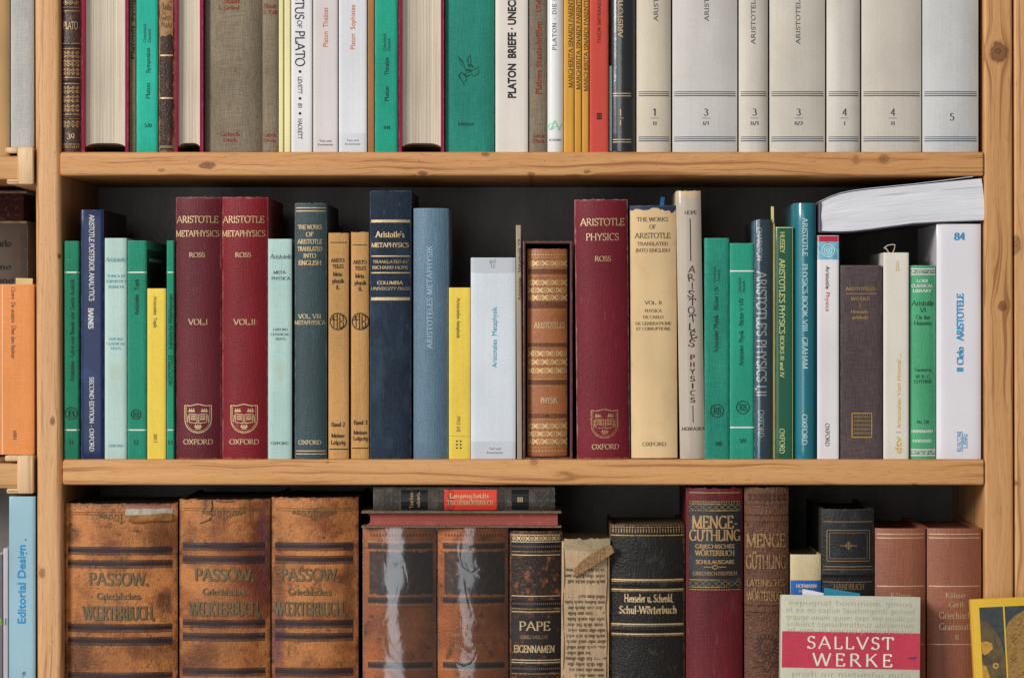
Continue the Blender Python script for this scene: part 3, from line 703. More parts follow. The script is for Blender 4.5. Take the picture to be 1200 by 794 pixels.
b = Book('pinkish white paperback with an orange title and no foot band', 366.8, 396, -62, B1, 7, 180, PAPER('#d5ccca'), kind='paper', b=1, k=12, th=.7, group=TOP)
b.sans(ORANGE, 'Platon  The\u00e4tet', 381, 32, 6, 46, 'u'); b.sans(INKG, 'Text und', 381, 165, 2.6, 14); b.sans(INKG, 'Kommentar', 381.5, 169.3, 2.6, 18); b.done()
b = Book('cool white paperback lettered Sophistes in orange over a grey foot band', 396.8, 430, -62, B1, 7, 180, PAPER('#dadadd'), kind='paper', b=1, k=12, th=.7, group=TOP)
b.grid('foot_band', mat('#cdced2', bump=0), 397.3, 429.5, 156, 177, .25); b.sans(ORANGE, 'Platon  Sophistes', 413, 32, 6, 52, 'u'); b.sans(INKG, 'Text und', 413, 164.3, 2.6, 14); b.sans(INKG, 'Kommentar', 413.5, 168.6, 2.6, 18); b.done()
Book('thin tan brown book between white Sophistes and teal Timaios paperbacks', 430.5, 438.8, -50, B1, 9, 180, PAPER('#ab7748', big=.15), kind='paper', b=1, th=.8, group=TOP).done()
b = meiner('green paperback lettered Timaios, numbered 444', 439, 466.3, -76, '#27a184', TOP, B1)
b.txt(INK, 'Platon', 453, 110, 4.6, 18, 'u'); b.txt(INK, 'Timaios', 453, 78, 4.6, 21, 'u'); b.txt(INKB, 'Griechisch', 450.5, 50, 3.2, 21, 'u'); b.txt(INKB, 'Deutsch', 455.5, 52.5, 3.2, 15, 'u'); b.txt(INK, '444', 453.2, 149.5, 4, 8); b.done()
fore_edge('crimson book turned fore-edge out beside the dark teal Meiner cloth spine'.replace('Meiner ', ''), 466.8, 520.5, '#8e1f3e')
b = Book('thick dark teal cloth book with a small sketched winged beast on its spine', 521.5, 579.5, -84, B1, 7, 200, CLOTH('#2d8472', weave=.08), b=3.5, k=4, th=2.5, group=TOP, wear=('#6fb09f', .5, 1.0))
SK = mat('#1f4a42', rough=.8, fine=0, big=0, bump=0, alpha=(2, .3, .5))
w_ = lambda p, t=.8: (p, [t]*len(p))
b.strokes('emblem', SK, [w_([(-8, -3), (-3, -5), (3, -2), (8, 1), (12, 2), (13, 5)]), w_([(-2, -2), (-6, 10), (-11, 16), (-8, 6), (-3, 2)]), w_([(2, 2), (4, 11), (3, 18), (-1, 10)]), w_([(-8, -3), (-10, -9), (-6, -14), (-4, -18)]), w_([(-3, -5), (-1, -11), (-4, -15)]), w_([(4, -3), (6, -8), (13, -4), (13, 0)]), w_([(-8, -3), (-11, -7), (-8, -10)]), w_([(0, 5), (4, 6), (6, 3)], 2.2), w_([(-6, 8), (-9, 12)], .6), w_([(-2, 0), (5, -1)], 2.6), w_([(1, 6), (0, 14)], .6), w_([(-6, -4), (-2, -8), (3, -6)], 1.6)], 548, 82)
b.txt(INKB, 'Meiner', 546, 145, 5, 19); b.done()
b = Book('thick cream paperback lettered BRIEFE in heavy black capitals', 580.3, 619, -70, B1, 7, 200, PAPER('#dfd6cb', streak=.02), kind='paper', b=1.4, k=9, th=.9, group=TOP)
b.sans(INK, 'PLATON  BRIEFE \u00b7 UNECHTES', 599.5, 46, 9.5, 138, 'u', .035); b.done()
b = Book('olive cloth book lettered Staatschriften in rusty blackletter along the spine', 619.5, 641, -60, B1, 8, 200, OL, b=3, k=3.2, th=2, group=TOP)
b.txt(RUST, 'Platons Staatschriften', 631, 68, 6.5, 86, 'u', 'fraktur'); b.txt(RUST, '1.Teil', 631, 7, 5.5, 16, 'u', 'fraktur'); b.txt(RUST, 'Griech', 631, 159, 4.5, 13, sty='fraktur'); b.txt(RUST, 'Dtsch', 631, 165, 4.5, 13, sty='fraktur'); b.done()
b = Book('slim glossy white book with a pale green emblem near its foot', 641.3, 660, -80, B1, 7, 200, GLOSS('#dddcd8'), b=3.5, k=2.4, th=1.8, group=TOP)
b.txt(INKG, 'PLATON \u00b7 DIE ECHTHEIT', 649.5, 10, 4.6, 98, 'u', track=14); b.txt(GREENI, 'A', 650, 147, 11, 12); b.txt(GREENI, 'G', 645.5, 148, 7, 7); b.txt(GREENI, 'V', 655, 148, 7, 8); b.txt(INKG, 'ACADEMIA', 650.5, 164, 2.6, 15); b.done()
for i, (x0, x1, nm) in enumerate(((660.3, 673, 'broadest of three golden yellow volumes, touching the white spine with green emblem'), (673.2, 681.8, 'narrow golden yellow volume between its two companions'), (682, 690.3, 'narrow golden yellow volume touching the red book'))):
    b = Book(nm, x0, x1, -70, B1, 8, 190, PAPER(('#d79d40', '#cf9539', '#d39a40')[i], big=.08), kind='paper', b=1.4, k=5, th=.7, group=TOP)
    b.txt(INK, 'MARGHERITA ISNARDI PARENTE \u2013 TESTI', (668.5, 677.6, 686.4)[i], 36+i*2, 4.8, 134, 'u'); b.done()
b = Book('red paperback with a tiny black square mark', 690.8, 713.3, -60, B1, 7, 180, PAPER('#c84c3f', weave=.03), kind='paper', b=1.3, k=8, th=.8, group=TOP)
b.txt(INK, 'THEON SMYRNAEUS', 702, 24, 3.8, 54, 'u', track=10); b.grid('emblem', INK, 699.3, 705, 132.5, 140, .3)
for y in (134.3, 136.2, 138.1): b.strokes('emblem', RED, [([(-2, 0), (-.5, 0)], [.7]*2), ([(.5, 0), (2, 0)], [.7]*2)], 702.1, y, off=.5)
b.done()
b = Book('glossy black book in clear film lettered in gold, numbered 1 over I', 714, 745, -80, B1, 7, 200, GLOSS('#1c1f24', coat=.9, coatbump=.14, rough=.3), b=6, k=2.4, th=2.4, group=TOP)
b.txt(GOLD, 'ARISTOTELES', 727, 13, 6, 62, 'u')
for y in (109.5, 112.5, 163.5, 166.5): b.rule(GOLD, y, .9, 4, 5)
b.txt(GOLD, '1', 727, 132, 7, 4); b.txt(GOLD, 'I', 727, 144, 5, 3); b.rule(GOLD, 138.5, .6, 12, 14)
b.grid('label', mat('#8fb2b2', bump=0), 713.8, 716.6, 77, 177, .5); b.done()
def hardset(x0, x1, c, num, rom, tx, ty, lab):
    b = Book(lab, x0, x1, -112, B1, 5, 205, PAPER(c, rough=.6, weave=.015, big=.07, mott=('#b5a68a', 70, .52, .8, .4)), b=6, k=2.6, th=2.6, fray=0, group='pale grey numbered volumes of one set')
    if tx: b.txt(INKG, 'ARISTOTELES', tx, ty-28, 5, 62, 'u', track=8)
    for y0 in (107.5, 160.5):
        for k_ in (0, 2.2, 4.6): b.rule(NAVY, y0+k_, .8 if k_ < 4 else 1.1, 2, 2)
    cx = (x0+x1)/2+1
    if rom: b.txt(NAVY, num, cx, 131.5, 8, 5.5); b.rule(INKG, 138.5, .45, (x1-x0)/2-4, (x1-x0)/2-6); b.txt(INKG, rom, cx, 144.5, 4, 2.6*len(rom))
    else: b.txt(NAVY, num, cx, 137, 8.5, 5.5)
    b.done()
hardset(746, 786.5, '#cdc1ae', '1', 'II', 768.5, 22, 'cream volume numbered 1 over II beside the glossy black book')
hardset(788, 864.5, '#cac5c1', '3', 'I/1', 828, 22, 'widest pale grey volume, numbered 3 over I/1')
hardset(866, 900.5, '#d0c8bb', '3', 'II/1', 882.5, 49, 'slim cream volume numbered 3 over II/1')
hardset(902, 967.5, '#ccc4b7', '3', 'II/2', 935, 49, 'cream volume numbered 3 over II/2')
hardset(969, 1008.5, '#d0c9be', '4', 'I', None, 0, 'slim cream volume numbered 4 over I')
hardset(1010, 1080.5, '#cdc4b7', '4', 'II', None, 0, 'wide cream volume numbered 4 over II')
hardset(1081.5, 1147.5, '#c9c9c8', '5', None, None, 0, 'cool grey volume numbered 5 at the end of its set')

# ------------------------------------------------------------ middle shelf
GR = '#1c8562'
LINEW = mat('#d9dcc8', bump=0)
b = meiner('slim dark green paperback numbered 11 against the upright', 75, 93, 282.5, '#20795a', MID, B2)
for y in (319, 503.5): b.rule(LINEW, y, 1.6, .3, .3)
b.txt(INK, 'Aristoteles \u00b7 Lehre vom Beweis oder Zweite Analytik', 84.5, 387, 4.8, 120, 'u'); b.ring(INK, 83.5, 484, 7, .9); b.txt(INK, 'B', 83.5, 484, 8, 8, part='emblem'); b.txt(INK, '11', 83.5, 518, 5, 6); b.done()
b = Book('tall navy glossy paperback lettered POSTERIOR ANALYTICS', 94.5, 121.5, 246, B2, 7, 190, GLOSS('#14264f', coat=.2, coatbump=.10, spec=.2, mott2=('#2f4a7c', 16, .55, .72, .35)), side=mat('#15161c', rough=.4), kind='paper', b=1.4, k=8, th=.9, group=MID, wear=('#5d76a6', .5, .8))
b.txt(WHITE, 'ARISTOTLE POSTERIOR ANALYTICS', 107.5, 302, 6, 101, 'd', 'roman'); b.txt(WHITE, 'BARNES', 106.5, 373, 6, 24, 'd', 'bold'); b.txt(WHITE, 'SECOND EDITION \u00b7 OXFORD', 107.5, 485, 5.2, 87, 'd', 'roman'); b.done()
def oct_(lab, x0, x1, top, c, lines, m):
    b = Book(lab, x0, x1, top, B2, 8, 170, PAPER(c, rough=.6, weave=.03, zones=[('#a9b48e', (x0+x1)/2, 438, 9, 14, .35)]), b=1.8, k=6, th=1.6, group=MID)
    for tx, cx, cy, cap, ln, sty in lines: b.txt(m, tx, cx, cy, cap, ln, sty=sty)
    b.done()
oct_('pale aqua book lettered TOPICA ET SOPHISTICI ELENCHI', 122.3, 148.5, 279, '#b3ccc4', [('Aristotelis', 135, 304, 5.4, 24, 'italic'), ('TOPICA ET', 136, 323.5, 3.2, 22, 'serif'), ('SOPHISTICI', 135.5, 329.5, 3.2, 23.5, 'serif'), ('ELENCHI', 136, 336, 3.2, 18, 'serif'), ('OXFORD', 135.5, 397, 2.8, 17, 'serif'), ('CLASSICAL', 135.5, 402.5, 2.8, 22, 'serif'), ('TEXTS', 135.5, 408, 2.8, 12, 'serif'), ('OXFORD', 136, 522, 3, 17, 'serif')], TEALI)
b = meiner('green paperback lettered Topik, numbered 12, with dark label on its side', 149, 172, 282, '#26866a', MID, B2, side=mat('#26866a', rough=.6))
for y in (319, 503.5): b.rule(LINEW, y, 1.6, .3, .3)
b.txt(INK, 'Aristoteles', 160, 357, 4.8, 24, 'u'); b.txt(INK, 'Topik', 160, 333.5, 4.8, 13, 'u'); b.ring(INK, 159.5, 485.5, 5.6, .9); b.txt(INK, 'RB', 159.5, 485.5, 6, 7, part='emblem'); b.txt(INK, '12', 159.5, 518, 5, 6)
V = [(b.w+.25, y, z) for y, z in ((6, b.loc(172, 347)[1]), (150, b.loc(172, 347)[1]), (150, b.loc(172, 292)[1]), (6, b.loc(172, 292)[1]))]
mesh_obj('label', V, [(0, 1, 2, 3)], mat('#16231e', rough=.5), b.root, smooth=False)
V = [(b.w+.5, y, z) for y, z in ((20, b.loc(172, 306)[1]), (140, b.loc(172, 306)[1]), (140, b.loc(172, 302)[1]), (20, b.loc(172, 302)[1]))]
mesh_obj('label', V, [(0, 1, 2, 3)], mat('#8f9a90', rough=.6), b.root, smooth=False); b.done()
def reclam(lab, x0, x1, top, txs):
    b = Book(lab, x0, x1, top, B2, 9, 125, PAPER('#e6c850', weave=.03), kind='paper', b=1.1, k=9, th=.7, group=MID)
    for tx, cy, ln in txs: b.txt(INKG, tx, (x0+x1)/2-1.5, cy, 3.8, ln, 'd')
    return b
reclam('small mustard yellow paperback between two green spines numbered 12 and 13', 172.3, 194.6, 338, [('Aristoteles', 358, 22), ('Topik', 378, 12), ('3817', 513, 11)]).done()
b = meiner('very slim green paperback numbered 13 against the plum metaphysics volume', 195, 204.3, 282, '#238c6c', MID, B2)
for y in (319, 503.5): b.rule(LINEW, y, 1.4, .3, .3)
b.txt(INK, 'ARISTOTELES \u2013 Sophistische Widerlegungen', 199.6, 398, 4.6, 108, 'u'); b.txt(INK, '13', 199.4, 518, 4.6, 6); b.done()
def ross(lab, x0, x1, c, vol, vx, cx, wear):
    b = Book(lab, x0, x1, 231, B2, 5, 205, CLOTH(c, weave=.06, rough=.5, spec=.22, mott2=('#4a1a24', 40, .55, .75, .3)), b=8, k=2.3, th=3, group=MID, wear=wear, fray=.5, wavy=.25)
    b.txt(GOLD, 'ARISTOTLE', cx, 257, 8, 49); b.txt(GOLD, 'METAPHYSICS', cx, 273.5, 7.2, 51); b.txt(GOLD, 'ROSS', cx, 298.5, 5.4, 19); b.txt(GOLD, vol, vx, 377, 6.6, 23 if vol.endswith('.I') else 26); shield(b, GOLD, cx+1, 490, 31, 35); b.txt(GOLD, 'OXFORD', cx+1, 517.3, 6, 35); b.done()
ross('plum cloth book lettered METAPHYSICS with a gold shield, VOL.I', 205, 259, '#64222a', 'VOL.I', 232, 231, ('#a86a6c', .7, 1.5))
ross('red cloth book lettered METAPHYSICS with a gold shield, VOL.II', 259.5, 314, '#7a1921', 'VOL.II', 286.5, 285, ('#b86a68', .7, 1.6))
oct_('pale aqua book lettered METAPHYSICA between red cloth and dark slate spines', 313.8, 342, 280, '#acc9c2', [('Aristotelis', 329, 300.5, 5.4, 26, 'italic'), ('META-', 328.5, 319, 3.6, 16, 'serif'), ('PHYSICA', 329, 326, 3.6, 22, 'serif'), ('OXFORD', 328.5, 386, 2.8, 17, 'serif'), ('CLASSICAL', 328, 391.5, 2.8, 22, 'serif'), ('TEXTS', 328.5, 397, 2.8, 12, 'serif'), ('OXFORD', 327.5, 519, 3.4, 21, 'serif')], NAVY)
b = Book('dark slate green book lettered THE WORKS, VOL. VIII', 344.8, 383, 238, B2, 6, 200, CLOTH('#33464a', weave=.05, rough=.55, spec=.35), b=5, k=2.5, th=2.8, group=MID, wear=('#6f8284', .5, 1.2), fray=.6)
for y in (243.5, 247.2, 528, 531.5): b.rule(GOLD, y, 1.1, 1.5, 1.5)
for tx, y, ln, cap in (('THE WORKS', 266, 28, 5.2), ('OF', 274.5, 9, 5), ('ARISTOTLE', 283, 29, 5.4), ('TRANSLATED', 291.5, 29, 5.2), ('INTO', 299.5, 15, 5), ('ENGLISH', 307.8, 27, 5.4), ('VOL. VIII', 370.5, 27, 5.2), ('METAPHYSICA', 377.8, 36, 4.8), ('OXFORD', 518, 27, 5)): b.txt(GOLD, tx, 363, y, cap, ln, sty='bold')
b.done()
def tanm(lab, x0, x1, top, dy, vol, band, dx):
    b = Book(lab, x0, x1, top, B2, 8, 180, CLOTH('#c2935b', weave=.06, big=.1), b=2.2, k=3, th=1.8, group=MID, wear=('#9c7040', .4, 1.2), fray=.5)
    cx = (x0+x1)/2+dx; b.rule(INK, 284+dy, .9, 2, 2); b.rule(INK, 526-dy*.4, 1.2, 1, 1)
    for tx, y, cap, ln, st in (('ARISTO-', 305, 4.4, 17, 'bold'), ('TELES', 312, 4.4, 13, 'bold'), ('Meta-', 321, 5, 12, 'bold'), ('physik', 329, 5, 14, 'bold'), (vol, 336.5, 4.6, 5, 'bold')): b.txt(INK, tx, cx, y+dy*.7, cap, ln, sty=st)
    b.ring(INK, cx, 376.5, 9.6, 1.2); b.strokes('emblem', INK, [w_([(-9, 2), (-1, 2), (-1, -9)], 1.1), w_([(-1, -9), (-1, 9)], 1.1), w_([(2, -8), (2, 8), (6, 6), (6, 1), (2, 0), (6, -1), (6, -6), (2, -8)], 1.1), w_([(-6, 6), (-6, 2)], 1.1), w_([(-5, -7), (-5, 6), (-1, 6)], .9)], cx, 376.5)
    b.txt(INK, band, cx, 497-dy*.8, 5, 16, sty='bold'); b.txt(INK, 'Meiner', cx, 510-dy*1.2, 5, 16, sty='bold'); b.txt(INK, 'Leipzig', cx, 518-dy*1.6, 5, 17, sty='bold'); b.done()
tanm('tan cloth book lettered Metaphysik I, Band 2', 384.5, 408.8, 273, 0, 'I.', 'Band 2', -.5)
tanm('tan cloth book lettered Metaphysik II, Band 3', 411, 432.5, 272, 3, 'II.', 'Band 3', .5)
b = Book('thick navy cloth book with four gold bands round its gold titles', 432.8, 482, 223.5, B2, 5, 200, CLOTH('#25313f', weave=.14, mott2=('#46566a', 22, .5, .72, .45, (1, 1, .4))), b=6, k=2.8, th=3, group=MID, wear=('#5b6673', .6, 1.3), fray=.7)
for y, t in ((259, 3.2), (300, 1.3), (319.5, 1.3), (350, 3.6)): b.rule(GOLD, y, t, 1.5, 1.5)
for tx, y, cap, ln, st in (("Aristotle's", 274.5, 7, 34, 'bold'), ('METAPHYSICS', 287, 5.4, 44, 'bold'), ('TRANSLATED BY', 306.7, 3.6, 42, 'italic'), ('RICHARD HOPE', 313.3, 3.6, 42, 'serif'), ('COLUMBIA', 331.2, 4, 30, 'bold'), ('UNIVERSITY PRESS', 338, 3.6, 46, 'italic')): b.txt(GOLD, tx, 457, y, cap, ln, sty=st)
b.done()
b = Book('steel blue cloth book lettered METAPHYSIK in pale capitals up the spine', 484, 525.5, 244, B2, 7, 185, CLOTH('#5b778b', weave=.09, rough=.5, spec=.45, streak=.05), b=7, k=2.3, th=2.6, group=MID, wear=('#86a6bd', .5, 1.2))
b.txt(mat('#a9c4d5', bump=0, alpha=(2, .2, .4)), 'ARISTOTELES\u00b7METAPHYSIK', 503.5, 348, 6.6, 120, 'u', track=12); b.done()
b = reclam('small lemon yellow paperback with six dots near its foot', 525.8, 551.5, 337, [('Aristoteles', 361, 25), ('Metaphysik', 386, 20), ('7913 [4]', 496, 19)])
for i in range(3):
    for j in (-2.2, 2.2): b.ring(INK, 537.5+j, 516.5+i*4, .55, .9)
b.rule(mat('#b59a35', bump=0), 510.5, .5, .5, .5); b.done()
b = Book('wide cool white paperback lettered Metaphysik in turquoise', 551.5, 604.5, 302, B2, 7, 180, PAPER('#d5dbe2'), kind='paper', b=1.2, k=12, th=.7, group=MID)
gb = mat('#c3c8ce', bump=0); b.grid('band', gb, 552.2, 603.8, 302.7, 319.5, .25); b.grid('band', gb, 552.2, 603.8, 517, 537, .25)
b.sans(mat('#2f94ac', bump=0), 'Aristoteles  Metaphysik', 579, 395, 6.2, 71, 'u'); b.sans(INKG, 'Text und', 580, 525.2, 2.7, 14); b.sans(INKG, 'Kommentar', 580.3, 529.8, 2.7, 19); b.txt(INKG, 'B12', 577.5, 306.5, 4, 8, sty='script', off=.5, rot=10); b.txt(INKG, '12', 577.5, 312, 4, 5, sty='script', off=.5); b.done()
b = Book('thin taupe paperback lettered Metaphysik XII leaning beside the slipcase', 605.8, 612.2, 264, B2, 8, 170, PAPER('#a4937f', big=.1), kind='paper', b=.8, th=.7, tilt=-.3, group=MID)
b.txt(INK, 'Aristoteles   Metaphysik XII', 609, 316, 4, 72, 'u'); b.done()

# slipcase with its leather book
x0, x1, yt = 612.8, 670.8, 282.5
sc = empty('slipcase', (wx(x0, 10), 10, B2+.12)); tag(sc, 'open fronted maroon card slipcase holding the gilt leather PHYSIK volume', 'slipcase')
W_, H_ = wx(x1, 10)-wx(x0, 10), wz(yt, 10)-B2
cm = mat('#5a3230', rough=.6, fine=.08, big=.12, wear=('#b08f78', .7, W_, H_, 1.0))
inm = mat('#3a2220', rough=.7)
mesh_obj('shell', *join([rbox(0, 3, 0, 180, 0, H_, 1, 2, 'z'), rbox(W_-3, W_, 0, 180, 0, H_, 1, 2, 'z'), rbox(2.6, W_-2.6, .4, 179.6, H_-3, H_-.1, 1, 2, 'x'), rbox(2.6, W_-2.6, .4, 179.6, .02, 2, .8, 2, 'x'), rbox(2.6, W_-2.6, 176, 179.8, 1, H_-1, .8, 2, 'x')]), cm, sc)
b = Book('gilt tan leather book lettered PHYSIK inside the maroon slipcase', 617.5, 665, 291.5, 0, 14, 158, dict(col='#a0623a', rough=.42, spec=.3, leather=.8, bump=.3, mott=('#6c3a22', 22, .5, .72, .5), mott2=('#c08450', 14, .55, .75, .35)), b=7, k=2.3, th=2.6, group=MID, lift=B2+2.6, wear=('#6a3a20', .6, 1.6), fray=.6)
def lx(u): return 617.5+u
DK = mat('#6d3f28', rough=.5, fine=.15, alpha=(3, .2, .5))
for y, t in ((318, 6), (352+5, 8), (404, 5), (448, 6), (487, 5)): b.rule(DK, y, t, 1, 1)
for y in (301.5, 313.5, 322.8, 355, 363, 402, 406.5, 444, 451.5, 487, 491, 524): b.rule(GOLDW, y, .9, 1, 1)
GB = mat('#d3b078', rough=.42, spec=.5, metal=.2, fine=.1, bump=.1, alpha=(1.6, .15, .35))
for y, sw in ((308.5, 0), (331, 0), (340, 1), (348.5, 0), (414, 1), (424, 0), (434, 1), (499, 0), (508, 1), (517, 0)): stars(b, GB, 619, 664, y, 3.3, 8, sw)
beads(b, GB, 619, 664, 298.3, 14, 1.2, 1.8); beads(b, GB, 619, 664, 528, 12, .9, 2)
b.txt(GOLD, 'ARISTOTELES', 644, 381, 7, 36, sty='bold'); b.txt(GOLD, 'PHYSIK', 643.5, 469, 7, 20, sty='bold'); b.done()

b = Book('broad plum cloth book lettered PHYSICS with a gold shield, frayed at both ends', 676, 738.8, 234, B2, 5, 205, CLOTH('#721b28', weave=.07, rough=.5, spec=.22), b=9, k=2.3, th=3, tilt=-.55, group=MID, wear=('#c08d8a', .7, 1.3), fray=.7)
b.txt(GOLD, 'ARISTOTLE', 706, 260, 8.6, 52); b.txt(GOLD, 'PHYSICS', 706, 277.5, 8.4, 39); b.txt(GOLD, 'ROSS', 706.5, 303, 6, 19); shield(b, GOLDW, 708.5, 496, 31, 35); b.txt(GOLD, 'OXFORD', 709.5, 523, 6, 32); b.done()
BRN = mat('#5d5040', rough=.8, fine=0, big=0, bump=0)
b = Book('navy book in a torn cream paper jacket lettered THE WORKS, VOL. II', 739.5, 794.5, 241, B2, 6, 200, dict(col='#2a3550', rough=.6), b=5, k=2.8, th=3, tilt=-.3, group=MID)
# the jacket: its own ragged sheet round the spine
jm = mat('#d9bb8d', rough=.7, spec=.2, fine=.03, big=.07, bump=.12, mott=('#c29a68', 30, .55, .75, .4), wear=('#b98d58', .55, b.w, b.h, 2.0))
V = []; F = []; nx = 40; rnd = random.Random(4)
tops = [246+1.2*sin(i*.5)+rnd.uniform(-.8, .8)+(3.5 if 30 < i < 36 else 0)-(1.5 if 14 < i < 24 else 0) for i in range(nx+1)]
for j in range(9):
    for i in range(nx+1):
        u = .2+(b.w-.4)*(.5-.5*cos(pi*i/nx)); zt = b.loc(767, tops[i])[1]; V.append(b.surf(u, 1.2+(zt-1.2)*j/8, .55))
for j in range(8):
    for i in range(nx): a = j*(nx+1)+i; F.append((a, a+1, a+nx+2, a+nx+1))
b.jacket = mesh_obj('dust_jacket', V, F, jm, b.root)
for tx, y, cap, ln in (('THE WORKS', 257, 5, 37), ('OF', 265.7, 5, 7.5), ('ARISTOTLE', 276, 6.4, 42), ('TRANSLATED', 285.6, 4.2, 36), ('INTO ENGLISH', 293.3, 4.2, 40), ('VOL. II', 354.5, 4.2, 20), ('PHYSICA', 364, 3.8, 20), ('DE CAELO', 371.3, 3.6, 24), ('DE GENERATIONE', 378.8, 3.6, 42), ('ET CORRUPTIONE', 385, 3.6, 40), ('OXFORD', 520, 4.4, 28)): b.txt(BRN, tx, 764.5+(y-257)*.008, y, cap, ln, off=.95)
b.cover = b.jacket; b.done()
def slip(lab, x0, x1, y0, y1, Y, c, group=None, tilt=0):
    """a paper marker standing up out of a book, as a folded strip with its own thickness"""
    o = empty('bookmark', (wx(x0, Y), Y, wz(y1, Y)), (0, radians(tilt), 0)); tag(o, lab, 'bookmark', group)
    w = wx(x1, Y)-wx(x0, Y); h = wz(y0, Y)-wz(y1, Y)
    mesh_obj('paper', *rbox(0, w, 0, .8, 0, h, .3, 1, 'z'), mat(c, rough=.7), o, smooth=False); return o
slip('blue and white paper marker rising above the torn cream jacket', 771, 776, 230.5, 262, 60, '#2f6fa8', None, 6)
b = Book('tall silver beige jacketed book with upright letters stacked down its spine', 797, 826.5, 224, B2, 5, 195, PAPER('#b9ab9b', coat=.35, rough=.4, zones=[('#d0b184', 806, 226, 24, 6, .8)]), b=4.5, k=2.8, th=2.4, tilt=-.9, group=MID, fray=.7, wear=('#d8c4a0', .4, 1.5))
b.txt(INKG, 'HOPE', 809, 249, 4.4, 14); b.strokes('rule', INK, [([(0, -25), (0, 25)], [1.0]*2)], 809, 281); b.strokes('rule', INK, [([(0, -10), (0, 10)], [.8]*2)], 812, 485)
for i, ch in enumerate("ARISTOTLES"): b.txt(INK, ch, 810+.15*i+(-.8 if i % 2 else .8), 315.5+i*9.6, 8.4, 8.2 if ch != 'I' else 3, sty='mono', rot=(-8, 10, 0, -14, 0, 0, 6, -4, 12, -14)[i])
for i, ch in enumerate('PHYSICS'): b.txt(INK, ch, 811.2+.08*i, 418.5+i*8.3, 6, 5.6 if ch != 'I' else 3, sty='slab')
b.txt(INK, 'NEBRASKA', 812.5, 502, 3.8, 27); b.done()
def phb(lab, x0, x1, top, c, d_, ty, n, tx, gx, rx, nx_, weave):
    b = meiner(lab, x0, x1, top, c, MID, B2, weave)
    b.txt(INK, tx, gx, ty[0], 5, ty[1], 'u'); b.txt(INKB, 'Griechisch', gx-2, ty[2], 3.2, 18, 'u'); b.txt(INKB, 'Deutsch', gx+2.8, ty[2]+2, 3.2, 14, 'u')
    b.ring(INK, rx, ty[3], 7.4, .9); b.txt(INK, 'RB', rx, ty[3], 8, 8.5, part='emblem'); b.txt(INK, n, nx_, ty[4], 4.6, 9); return b
phb('teal cloth book lettered Physik, numbered 580', 825.5, 854.8, 279, '#2a8b75', 0, (374, 78, 321, 481, 519.5), '580', "Aristoteles' Physik \u00b7 B\u00fccher I-IV", 839, 840.3, 842, .11).done()
b = phb('brighter green paperback numbered 581 with two white lines', 855, 884, 285, '#2d9c80', 0, (389, 79, 334, 477, 516), '581', "Aristoteles' Physik \u00b7 B\u00fccher V-VIII", 868.5, 870.5, 870.5, .04)
for y in (317.5, 500.5): b.rule(WHITE, y, 1.5, .3, .3)
b.done()
# plastic-wrapped book
def film_mat(strength=.5, gain=2.2, ridge=1.0):
    """clear wrapping film: a faint mirror over a see-through sheet"""
    f = N('clear_film'); p = f.coords(); f.t.nodes.remove(f.b)
    gl = f.new('BsdfGlossy'); gl.inputs['Roughness'].default_value = .15; gl.inputs['Color'].default_value = (.92, .96, 1, 1)
    tr = f.new('BsdfTransparent'); mx = f.new('MixShader'); fr = f.new('Fresnel'); fr.inputs[0].default_value = 1.5
    bp = f.new('Bump'); bp.inputs['Strength'].default_value = strength; bp.inputs['Distance'].default_value = .0011
    fa = f.noise(f.scaled(p, (1, 1, .8)), 1/34, 2, .5, 1.2); fb = f.math('ABSOLUTE', f.math('SUBTRACT', f.noise(f.scaled(p, (1, 1, .6)), 1/34, 1, .5, .4), .5))
    f.link(f.math('ADD', fa, f.math('MULTIPLY', f.math('MINIMUM', fb, .05), ridge)), bp.inputs['Height'])
    f.link(bp.outputs[0], gl.inputs['Normal']); f.link(bp.outputs[0], fr.inputs['Normal'])
    f.link(f.math('MULTIPLY', fr.outputs[0], gain), mx.inputs[0]); f.link(tr.outputs[0], mx.inputs[1]); f.link(gl.outputs[0], mx.inputs[2]); f.link(mx.outputs[0], f.out.inputs[0])
    return f.m
def film(b, off=1.3, top=0.5, amp=.5, seed=1, **k):
    V = []; F = []; nx, nz = 26, 40; r = random.Random(seed); p = [r.uniform(0, 6) for _ in range(6)]
    for j in range(nz+1):
        for i in range(nx+1):
            u = -.5+(b.w+1)*(.5-.5*cos(pi*i/nx)); z = -0.0+(b.h+top)*j/nz
            x, y, zz = b.surf(min(max(u, 0), b.w), z, off+amp*(sin(z*.05+u*.06+p[0])*sin(u*.08+p[1])+.3*sin(z*.11-u*.12+p[2]))*.5)
            V.append((u, y, zz))
        V.append((b.w+.6, 60, z))
    w = nx+2
    for j in range(nz):
        for i in range(w-1): a = j*w+i; F.append((a, a+1, a+w+1, a+w))
    mesh_obj('film', V, F, film_mat(**k), b.root)
b = Book('film wrapped petrol blue book with big white capitals running down its spine', 884.3, 905, 258, B2, 6, 190, GLOSS('#1d4d60', coat=.5), b=2.5, k=4, th=1.2, group=MID)
b.txt(WHITE, 'CHARLTON', 890, 286, 6.2, 39, 'd', 'optima'); b.txt(WHITE, "ARISTOTLE'S PHYSICS I,II", 892.5, 391, 11.5, 147, 'd', 'optima'); b.txt(WHITE, 'OXFORD', 892, 496, 6.5, 32, 'd', 'optima'); film(b, 1.2, 1, .25, 3, gain=1.6); b.done()
Book('thin straw yellow booklet pressed between film wrapped and dark green spines', 905.2, 908.3, 262, B2, 9, 180, PAPER('#cdb763'), kind='paper', b=.5, th=.4, group=MID).done()
b = Book('dark green paperback with yellowish capitals running down its spine', 908.5, 930, 266, B2, 7, 185, GLOSS('#14553e', coat=.4, coatbump=.08), kind='paper', b=1.4, k=7, th=.8, group=MID)
